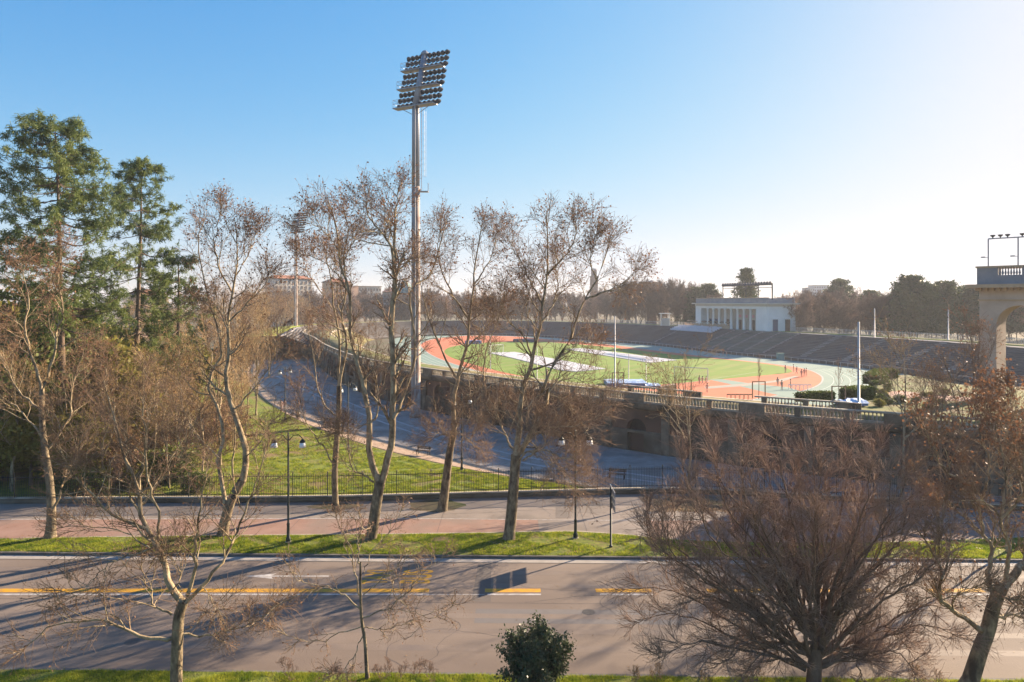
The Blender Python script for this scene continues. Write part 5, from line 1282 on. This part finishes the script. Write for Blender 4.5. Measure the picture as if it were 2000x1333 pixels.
gmat(1646, 1696, 795, gz + .06, 'gym_mat', 'long flat blue mat on the terrace under the tall grey pole', 2.4, .35, M['blue'], M['paleblue'])
def farmat(px, py, w, label, m1='blue'):
    x, y = G(px, py); r = tag(MB().box(0, 0, 0, w, 4, 1.1).box(.3, .3, 1.1, w - .3, 3.7, 1.25).build('landing_mat', M[m1]), label, 'mat'); r.location = (x, y, .013)
farmat(908, 672, 6.5, 'bright blue mat at the far left end of the pitch'); farmat(1002, 669, 10, 'grey blue mat beyond the pitch between the bare crowns', 'c_navy')
def flagpole(px, py, ytop, z, r_, label, name='flag_pole'):
    x, y = G(px, py, z); h = CH - (ytop - HOR) * y / CF - z
    t = thing(name, (x, y, z), label, 'pole'); MB().lathe([(r_ * 1.8, 0), (r_ * 1.8, .12), (r_, .15), (r_ * .75, h), (r_ * .3, h + .05)], 10).build('shaft', M['pole'], t, True)
    MB().tube((-.28, 0, h * .42), (0, 0, h * .42), .04, n=5).build('bracket', M['pole'], t)
    return t
flagpole(1677, 795, 630, gz, .14, 'tall grey pole on the terrace beside the long blue mat')
flagpole(1201, 757, 618, ZT, .09, 'tall thin pole on the terrace at the left end of the balusters')
flagpole(1228, 752, 690, 0, .08, 'short white pole behind the landing mat, left of two'); flagpole(1262, 754, 697, 0, .08, 'short white pole behind the landing mat, right of two')
flagpole(1049, 742, 680, 0, .09, 'thin pole in front of the nearer white tarpaulin'); flagpole(958, 722, 655, 0, .09, 'thin pole at the near left corner of the pitch')
flagpole(1708, 660, 603, 6.9, .16, 'grey pole on the grandstand bank left of the cedars'); flagpole(1852, 665, 605, 6.9, .16, 'grey pole on the grandstand bank just left of the gate')
flagpole(1243, 655, 545, 0, .2, 'distant pole in the trees left of the timing tower')
def goal(px, py, label, rz):
    x, y = G(px, py); g = thing('football_goal', (x, y, .012), label, 'goal', rz=rz)
    f = MB(); W_, Hh = 7.3, 2.8
    for a, b in (((0, 0, 0), (0, 0, Hh)), ((W_, 0, 0), (W_, 0, Hh)), ((0, 0, Hh), (W_, 0, Hh))): f.tube(a, b, .08)
    f.build('frame', M['c_white'], g)
    nb = MB()
    for i in range(19): q = W_ * i / 18; nb.tube((q, 0, Hh), (q, 1.8, 0), .012, n=3, caps=False)
    for i in range(1, 8): q = i / 8; nb.tube((0, 1.8 * q, Hh * (1 - q)), (W_, 1.8 * q, Hh * (1 - q)), .012, n=3, caps=False)
    for x_ in (0, W_): nb.tube((x_, 0, 0), (x_, 1.8, 0), .03, n=4); nb.tube((x_, 0, Hh), (x_, 1.8, 0), .03, n=4)
    stuff(nb.build('net', M['net'], g)); return g
goal(1317, 742, 'white framed football goal on the near right end of the pitch', -.55); goal(955, 692, 'small distant football goal left of the nearer tarpaulin', .9)
# training frames on the orange floor
for px, py, lb in ((1540, 762, 'low folding hurdle frame on the right of the orange floor'), (1420, 782, 'row of hurdles at the near edge of the orange floor')):
    x, y = G(px, py); h_ = thing('hurdle_row', (x, y, .014), lb, 'hurdles')
    for i in range(6):
        m = MB(); xx = i * .75
        for dx in (0, .6): m.box(xx + dx - .03, -.03, 0, xx + dx + .03, .03, 1.0)
        m.box(xx - .05, -.04, .88, xx + .65, .02, 1.06); m.build('hurdle', M['c_white'] if px > 1500 else M['stake'], h_)

x_, y_ = G(1288, 771, ZT); cart = thing('covered_trolley', (x_, y_, ZT), 'tan covered equipment trolley with dark wheels behind the balustrade', 'trolley')
m = MB(); m.v = [(0, 0, .35), (2.2, 0, .55), (2.2, 1, .55), (0, 1, .35), (.3, 0, .9), (2.0, 0, 1.25), (2.0, 1, 1.25), (.3, 1, .9)]; m.f = [(0, 3, 2, 1), (4, 5, 6, 7), (0, 1, 5, 4), (1, 2, 6, 5), (2, 3, 7, 6), (3, 0, 4, 7)]; m.build('cover', M['tan'], cart)
for dx in (.3, .9, 1.9): MB().tube((dx, -.1, .28), (dx, .05, .28), .27, n=10).build('wheel', M['c_black'], cart)
x_, y_ = G(1502, 711); kiosk = tag(MB().box(-.9, -.6, 0, .9, .6, 1.9).box(-1.0, -.7, 1.9, 1.0, .7, 2.02).build('green_booth', M['copper']), 'small green booth at the foot of the grandstand by the track', 'booth'); kiosk.location = (*fpt(s_at(1532), 1.6), .013)

# ------------------------------------------------------------------ street furniture
def lamp_post(x, y, z, label, rz=0, h=7.6):
    t = thing('lamp_post', (x, y, z), label, 'lamp post', 'double-armed park lamp posts', rz)
    MB().lathe([(.17, 0), (.17, .25), (.11, .35), (.10, 1.2), (.12, 1.25), (.075, 1.35), (.06, h), (.02, h + .12)], 12).build('shaft', M['iron'], t, True)
    MB().lathe([(.22, -.02), (.22, .04), (.17, .05)], 10).build('foot', M['concrete'], t)
    for sx in (-1, 1):
        a = MB(); pts = [Vector((0, 0, h - .55)), Vector((sx * .35, 0, h - .12)), Vector((sx * .75, 0, h - .08)), Vector((sx * 1.0, 0, h - .35))]
        for p, q in zip(pts[:-1], pts[1:]): a.tube(p, q, .03, n=6)
        a.build('arm', M['iron'], t, True)
        l = MB().lathe([(.06, h - .38), (.16, h - .5), (.2, h - .62)], 12, (sx, 0, 0)).build('lamp_hood', M['iron'], t, True)
        MB().lathe([(.19, h - .63), (.25, h - .95), (.05, h - 1.0)], 12, (sx, 0, 0)).build('lamp_glass', M['lampglass'], t, True)
    return t
lamp_post(*G(563, 1063), .15, 'green double-armed lamp post in the left verge in front of the lawn')
lamp_post(*G(1124, 1055), .15, 'green double-armed lamp post in the verge right of the centre')
lamp_post(*G(557, 820), .03, 'double-armed lamp post at the bend of the dirt path', 1.1)
lamp_post(*G(680, 878), .03, 'double-armed lamp post on the lawn edge between the plane trunks', .9)
lamp_post(*G(902, 919), .03, 'double-armed lamp post on the lawn behind the pit tree', .7)
# blade sign seen edge-on
sx_, sy_ = G(1193, 1073); sg = thing('direction_sign', (sx_, sy_, .15), 'tall post with three stacked direction panels seen edge-on', 'road sign')
MB().lathe([(.12, 0), (.12, .1), (.07, .12), (.07, 4.1)], 12).build('post', M['iron'], sg, True)
for i in range(3):
    z0_ = 2.68 + i * .46
    pn_ = MB().box(.10, -1.15, z0_, .14, 1.25, z0_ + .42).build('panel', M['sign'], sg)
    MB().box(.07, -.9, z0_ + .18, .10, .9, z0_ + .24).build('bracket', M['steel'], pn_)
def bench(px, py, label, rz, z=.03, s=1):
    x, y = G(px, py); b = thing('bench', (x, y, z), label, 'bench', rz=rz)
    for i in range(3): MB().box(-.85, -.22 + i * .16, .44, .85, -.10 + i * .16, .48).build('seat_slat', M['wood'], b)
    for i in range(2): MB().box(-.85, .28, .60 + i * .16, .85, .31, .72 + i * .16).build('back_slat', M['wood'], b)
    for x_ in (-.7, .7): MB().box(x_ - .03, -.2, 0, x_ + .03, -.15, .44).box(x_ - .03, .22, 0, x_ + .03, .28, .92).box(x_ - .03, -.2, .39, x_ + .03, .25, .438).build('leg', M['iron'], b)
    return b
bench(826, 889, 'empty dark bench on the lawn edge right of the plane trunks', -.35); bench(640, 838, 'bench at the dirt path with two people sitting on it', -.5)
bench(1205, 936, 'dark bench behind the iron fence near the park road', -.3)
x, y = G(582, 816); bn = thing('litter_bin', (x, y, .03), 'dark litter bin at the edge of the dirt path', 'litter bin')
MB().lathe([(.24, .05), (.27, .8)], 12).build('body', M['bin'], bn, True); MB().lathe([(.29, .8), (.29, .86), (.1, .95)], 12).build('lid', M['bin'], bn, True)

# ------------------------------------------------------------------ people (one skinned body each)
def person_mesh(pose):
    if pose == 'stand': J = dict(pel=(0, 0, .95), ch=(0, .01, 1.35), nk=(0, 0, 1.50), hd=(0, -.02, 1.66), kl=(-.11, -.03, .50), al=(-.12, .02, .09), tl=(-.13, -.14, .04), kr=(.11, -.02, .50), ar=(.12, .04, .09), tr=(.14, -.12, .04), sl=(-.19, 0, 1.42), el=(-.25, .03, 1.15), hl=(-.24, -.08, .90), sr=(.19, 0, 1.42), er=(.25, .02, 1.15), hr=(.23, -.10, .92))
    elif pose == 'walk': J = dict(pel=(0, 0, .93), ch=(0, -.03, 1.33), nk=(0, -.05, 1.48), hd=(0, -.08, 1.64), kl=(-.10, -.22, .52), al=(-.10, -.30, .10), tl=(-.10, -.44, .06), kr=(.10, .12, .50), ar=(.10, .42, .20), tr=(.11, .34, .06), sl=(-.19, -.02, 1.40), el=(-.25, .14, 1.17), hl=(-.24, .08, .96), sr=(.19, -.02, 1.40), er=(.25, -.16, 1.17), hr=(.22, -.34, 1.10))
    else: J = dict(pel=(0, 0, .52), ch=(0, -.06, .92), nk=(0, -.08, 1.07), hd=(0, -.12, 1.23), kl=(-.12, -.44, .50), al=(-.12, -.46, .09), tl=(-.12, -.60, .04), kr=(.12, -.44, .50), ar=(.12, -.40, .09), tr=(.12, -.54, .04), sl=(-.19, -.05, .98), el=(-.24, -.14, .74), hl=(-.14, -.36, .62), sr=(.19, -.05, .98), er=(.24, -.14, .74), hr=(.14, -.36, .62))
    R = dict(pel=(.15, .12), ch=(.17, .12), nk=(.06, .06), hd=(.10, .12), kl=(.065, .065), al=(.045, .045), tl=(.045, .035), kr=(.065, .065), ar=(.045, .045), tr=(.045, .035), sl=(.065, .065), el=(.045, .045), hl=(.035, .04), sr=(.065, .065), er=(.045, .045), hr=(.035, .04))
    J['pl'] = tuple((Vector(J['pel']) + Vector((-.10, 0, -.06)))); J['pr'] = tuple((Vector(J['pel']) + Vector((.10, 0, -.06)))); R['pl'] = R['pr'] = (.09, .09)
    E = [('pel', 'ch'), ('ch', 'nk'), ('nk', 'hd'), ('pel', 'pl'), ('pl', 'kl'), ('kl', 'al'), ('al', 'tl'), ('pel', 'pr'), ('pr', 'kr'), ('kr', 'ar'), ('ar', 'tr'), ('ch', 'sl'), ('sl', 'el'), ('el', 'hl'), ('ch', 'sr'), ('sr', 'er'), ('er', 'hr')]
    ks = list(J); me = bpy.data.meshes.new('body'); me.from_pydata([J[k] for k in ks], [(ks.index(a), ks.index(b)) for a, b in E], [])
    o = bpy.data.objects.new('body_tmp', me); COL.objects.link(o)
    md = o.modifiers.new('s', 'SKIN'); o.modifiers.new('u', 'SUBSURF').levels = 1
    for i, k in enumerate(ks): me.skin_vertices[0].data[i].radius = R[k]; me.skin_vertices[0].data[i].use_root = (k == 'pel')
    bpy.context.view_layer.update()
    nm = bpy.data.meshes.new_from_object(o.evaluated_get(bpy.context.evaluated_depsgraph_get())); bpy.data.objects.remove(o)
    nm.name = 'body'; hz, nz, pz = J['hd'][2], J['nk'][2], J['pel'][2]; top = J
    H_ = [Vector(J['hl']), Vector(J['hr'])]
    for p in nm.polygons:
        c = p.center; p.use_smooth = True
        if c.z > nz + .03 or min((c - h).length for h in H_) < .07: p.material_index = 0
        elif c.z > pz + .02 or (abs(c.x) > .17 and c.z > pz - .1): p.material_index = 1
        else: p.material_index = 2
    return nm, J['hd']
PM = {k: person_mesh(k) for k in ('stand', 'walk', 'sit')}
for _ in range(3): pass
def person(x, y, z, pose, rz, top, legs, label, s=1.0, group=None):
    t = thing('person', (x, y, z), label, 'person', group, rz); t.scale = (s, s, s)
    me, hd = PM[pose]; me = me.copy(); me.materials.clear()
    for m_ in (M['skin'], M[top], M[legs]): me.materials.append(m_)
    o = bpy.data.objects.new('body', me); COL.objects.link(o); o.parent = t
    MB().lathe([(.095, -.02), (.115, .05), (.10, .11), (.04, .15)], 10, (hd[0], hd[1] + .025, hd[2])).build('hair', M['hair'], t, True)
    return t
GP = 'athletes on the orange floor'
for px, py, ps, rz, a, b, lb in [
    (1366, 752, 'stand', .4, 'c_navy', 'c_black', 'leftmost of three people in dark clothes jogging near the goal'),
    (1372, 753, 'walk', .6, 'c_black', 'c_black', 'middle of three people in dark clothes jogging near the goal'),
    (1379, 753, 'walk', .8, 'c_black', 'c_navy', 'rightmost of three people in dark clothes jogging near the goal'),
    (1381, 768, 'walk', .3, 'c_black', 'c_black', 'lone dark runner nearest the balustrade'),
    (1534, 729, 'stand', 2, 'c_grey', 'c_black', 'person in a grey top standing apart at the corner of the pitch'),
    (1550, 727, 'stand', 1, 'c_black', 'c_navy', 'person in black standing between the grey-topped and the walking person'),
    (1556, 732, 'walk', .7, 'c_navy', 'c_black', 'person in navy walking with legs apart on the orange floor'),
    (1565.5, 738, 'stand', .2, 'c_red', 'c_red', 'person all in red standing on the orange floor'),
    (1571, 736, 'stand', 2.4, 'c_grey', 'c_navy', 'tall person in grey and navy beside the person in red'),
    (1575, 735, 'stand', 1.1, 'c_navy', 'c_navy', 'person in navy at the right end of the group'),
    (1519, 755, 'stand', .2, 'c_grey', 'c_black', 'person in a pale grey top left of the hurdle frame'),
    (1527, 762, 'stand', .2, 'c_navy', 'c_black', 'person in dark navy bending by the hurdle frame'),
    (1544, 760, 'stand', 1.3, 'c_white', 'c_black', 'person in a white top and black shorts by the hurdle frame'),
    (1343, 690, 'walk', 1.3, 'c_navy', 'c_navy', 'left runner in dark blue on the shaded far straight'),
    (1352, 690, 'walk', 1.3, 'c_navy', 'c_black', 'right runner in dark blue on the shaded far straight'),
    (1412, 698, 'walk', 1.3, 'c_white', 'c_black', 'pale-topped runner on the sunlit far straight'),
    (1419, 699, 'walk', 1.3, 'c_pink', 'c_black', 'pink-topped runner on the sunlit far straight'),
    (1069, 738, 'stand', 1, 'c_navy', 'c_navy', 'person in dark blue standing behind the arena wall by the thin pole')]:
    x, y = G(px, py); person(x, y, .018, ps, rz, a, b, lb, 1.05, GP)
bx, by = G(640, 838)
for dx, dy, a, lb in ((-.45, .22, 'c_black', 'person in black sitting on the left of the bench by the path'), (.42, -.22, 'c_navy', 'person in navy sitting on the right of the bench by the path')):
    person(bx + dx, by + dy + .05, .0, 'sit', -.5, a, 'c_black', lb)
for px, py, a, lb in ((549, 803, 'c_black', 'person in black standing on the dirt path by the lamp post'), (556, 802, 'c_grey', 'person in grey standing on the dirt path by the lamp post')):
    person(*G(px, py), .03, 'stand', .5, a, 'c_navy', lb, .95)

# ------------------------------------------------------------------ far buildings
def building(name, px0, px1, ytop, Y, depth, mat, label, floors, cols, roof=None, cat='building', rz=0, wmat='window', fh=3.4, roofh=2.5, base_h=0):
    x0, x1 = (px0 - 1000) * Y / CF, (px1 - 1000) * Y / CF; zt_ = CH - (ytop - HOR) * Y / CF; W_ = x1 - x0
    b = thing(name, (x0, Y, 0), label, cat, rz=rz); MB().box(0, 0, 0, W_, depth, zt_).build('wall', mat, b)
    MB().box(-.4, -.5, zt_, W_ + .4, depth + .5, zt_ + .45).build('cornice', M['stone'], b)
    if roof:
        m = MB(); m.v = [(-.6, -.7, zt_ + .45), (W_ + .6, -.7, zt_ + .45), (W_ + .6, depth + .7, zt_ + .45), (-.6, depth + .7, zt_ + .45), (3, depth / 2, zt_ + .45 + roofh), (W_ - 3, depth / 2, zt_ + .45 + roofh)]
        m.f = [(0, 1, 5, 4), (2, 3, 4, 5), (1, 2, 5), (3, 0, 4), (0, 3, 2, 1)]; rf_ = m.build('roof', roof, b)
        for t in (.25, .7): MB().box(W_ * t, depth * .4, zt_ + 1.2, W_ * t + 1, depth * .4 + 1, zt_ + roofh + 1.3).build('chimney', M['brick'], rf_)
    wp_ = None
    for f in range(floors):
        for c_ in range(cols):
            zc = zt_ - 2.2 - f * fh; xc = W_ * (c_ + .5) / cols; ww = min(.65, W_ / cols * .28)
            if wp_ is None:
                wp_ = MB().box(-ww, -.12, -.95, ww, -.01, .95).build('window', M[wmat], b); sp = MB().box(-ww - .15, -.25, -1.15, ww + .15, -.01, -.96).build('sill', M['pavilion'], wp_); o = wp_
            else: o = wp_.copy(); COL.objects.link(o); o.parent = b; s_ = sp.copy(); COL.objects.link(s_); s_.parent = o
            o.location = (xc, 0, zc)
    return b
building('apartment_building', 536, 618, 545, 470, 14, M['cream'], 'cream apartment building with a red tiled roof beyond the second mast', 6, 9, M['red_roof'], rz=.8)
building('apartment_building', 650, 690, 552, 480, 14, M['orangewall'], 'ochre apartment building right of the cream one', 5, 6, M['red_roof'], rz=.8)
building('apartment_building', 700, 752, 560, 500, 16, M['cream'], 'long pale building with a flat roof behind the plane crowns', 5, 8, rz=.75)
building('apartment_building', 268, 325, 578, 300, 12, M['orangewall'], 'small ochre house seen between the two pines', 3, 5, M['red_roof'], rz=.8)
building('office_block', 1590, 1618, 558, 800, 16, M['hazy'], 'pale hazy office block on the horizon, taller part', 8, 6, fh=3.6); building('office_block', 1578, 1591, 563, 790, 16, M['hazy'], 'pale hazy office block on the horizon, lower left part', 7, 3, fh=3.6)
building('villa', 748, 778, 572, 430, 12, M['plastergrey'], 'grey villa left of the green roofed turret', 3, 4, M['red_roof'])
tx = (790 - 1000) * 430 / CF; tt = thing('turret', (tx, 430, 0), 'grey turret with a green copper roof behind the trees', 'turret')
MB().box(-4.5, -4.5, 0, 4.5, 4.5, 22.5).build('wall', M['plastergrey'], tt); MB().lathe([(6.6, 22.52), (5.8, 25), (3, 28.3), (.3, 30.5)], 8).build('roof', M['copper'], tt)
for x_ in (-2.2, 0, 2.2): MB().box(x_ - .6, -4.62, 18, x_ + .6, -4.51, 20.4).build('window', M['window'], tt)
tx = (1160 - 1000) * 700 / CF; ct = thing('bell_tower', (tx, 700, 0), 'slender brown bell tower on the skyline behind the plane crown', 'tower')
MB().box(-3.6, -3.6, 0, 3.6, 3.6, 42).build('shaft', M['brick'], ct); MB().box(-4.2, -4.2, 42, 4.2, 4.2, 43).build('cornice', M['stone'], ct); MB().box(-2.6, -2.6, 43, 2.6, 2.6, 49).build('belfry', M['brick'], ct); MB().lathe([(3.4, 49), (2.6, 50.2), (.2, 51.2)], 8).build('roof', M['plastergrey'], ct)
for x_ in (-1.1, 1.1): MB().box(x_ - .6, -2.68, 44, x_ + .6, -2.61, 47.5).build('belfry_opening', M['dark'], ct)
tx = (1273 - 1000) * 400 / CF; wt = thing('water_tower', (tx, 400, 0), 'dark round brick tower with a wider top above the tree belt', 'tower')
MB().lathe([(3.0, 0), (2.8, 20), (3.3, 23), (3.5, 27.5)], 16).build('shaft', M['brick'], wt, True); MB().lathe([(3.9, 27.5), (3.9, 28.2), (.3, 29.6)], 16).build('roof', M['plastergrey'], wt)

# ------------------------------------------------------------------ grass blades and fallen leaves (real geometry)
def blades(name, n, xf, yf, z, h, seed, mat='blade', w=.012):
    rg = np.random.default_rng(seed); x, y = xf(rg, n), None; y = yf(rg, x)
    f_ = np.sin(x * 1.9 + 2 * np.sin(y * 1.3)) + np.sin(y * 2.3 + 1.7 * np.sin(x * .83 + seed)) + .8 * np.sin(x * .43 + y * .7) + rg.normal(size=n) * .45   # thin and bare patches
    m_ = f_ > -.55; x, y = x[m_], y[m_]; n = len(x)
    a = rg.random(n) * 6.283; hh = h * rg.uniform(.5, 1.3, n) * (1 + .35 * np.sin(x * 3.1) * np.sin(y * 2.7)); lx_, ly_ = rg.normal(size=n) * .35 * hh, rg.normal(size=n) * .35 * hh
    V = np.stack([np.stack([x - np.cos(a) * w, y - np.sin(a) * w, np.full(n, z)], 1), np.stack([x + np.cos(a) * w, y + np.sin(a) * w, np.full(n, z)], 1), np.stack([x + lx_, y + ly_, z + hh], 1)], 1).reshape(-1, 3)
    return tag(stuff(link_np(name, V, np.arange(3 * n).reshape(n, 3), M[mat])), 'short green grass growing in the roadside verges', 'grass')
blades('grass', 130000, lambda r, n: r.uniform(-26, 26, n), lambda r, x: r.uniform(29.6, 31.28, len(x)) + SL * x, .118, .11, 1)
blades('verge_grass', 190000, lambda r, n: r.uniform(-38, 38, n), lambda r, x: (sy(x, 46.03) + (np.interp(x, vc[:, 0], vc[:, 1]) - .12 - sy(x, 46.03)) * r.random(len(x))), .148, .10, 2, w=.02)['label'] = 'short green grass growing in the verge beyond the street'
def in_lawn(r, n):
    return r.uniform(-38, 6, n)
def lawn_y(r, x):
    le = lawn_edge[np.argsort(lawn_edge[:, 0])]; lo = np.interp(x, wc[:, 0], wc[:, 1]) + .4; hi = np.interp(x, le[:, 0], le[:, 1]) - .2
    return lo + np.maximum(hi - lo, 0) * r.random(len(x)) ** 1.3
blades('lawn_grass', 160000, in_lawn, lawn_y, .018, .13, 3, w=.03)['label'] = 'thin grass blades over the park lawn behind the iron fence'
def litter(name, n, x0, x1, y0, y1, z, seed, label, size=.08):
    rg = np.random.default_rng(seed); p = np.stack([rg.uniform(x0, x1, n), rg.uniform(y0, y1, n), np.full(n, z) + rg.random(n) * .02], 1)
    th = rg.random(n) * 6.283; a = np.stack([np.cos(th), np.sin(th), rg.normal(size=n) * .15], 1) * size; b = np.stack([-np.sin(th), np.cos(th), rg.normal(size=n) * .15], 1) * size * .6
    V = np.stack([p - a, p - b, p + a, p + b], 1).reshape(-1, 3); return tag(stuff(link_np(name, V, np.arange(4 * n).reshape(n, 4), M['litter'])), label, 'fallen leaves')
litter('fallen_leaves', 1500, -40, 45, 46.3, 50.0, .19, 5, 'brown leaves scattered in the roadside verge')
litter('fallen_leaves', 900, -40, 45, 50.5, 58.5, .135, 6, 'brown leaves scattered over the pavement', .06); litter('fallen_leaves', 260, -26, 26, 32, 45, .018, 7, 'few brown leaves scattered on the street', .05)
litter('fallen_leaves', 5000, -36, 4, 60.5, 92, .06, 8, 'brown leaves scattered over the park lawn', .09); litter('fallen_leaves', 3500, 11, 20, 55.5, 60, .15, 9, 'drift of brown leaves at the back of the pavement on the right', .08)

air()

# ------------------------------------------------------------------ labels that would be shared get their place in the row
def ordinals():
    words = ['leftmost', 'second', 'third', 'fourth', 'fifth', 'sixth', 'seventh', 'eighth', 'ninth', 'tenth', 'eleventh', 'twelfth', 'thirteenth', 'fourteenth', 'fifteenth', 'sixteenth', 'seventeenth', 'eighteenth']
    by = {}
    for o in COL.objects:
        if o.parent is None and o.get('label'): by.setdefault(o['label'], []).append(o)
    for lab, L in by.items():
        if 1 < len(L) <= len(words):
            L.sort(key=lambda o: o.location.x / max(o.location.y, 1))
            for i, o in enumerate(L):
                o['label'] = ('leftmost ' + lab) if i == 0 else ('rightmost ' + lab) if i == len(L) - 1 else words[i] + ' ' + lab + (' from the left' if len(lab.split()) < 13 else '')
ordinals()
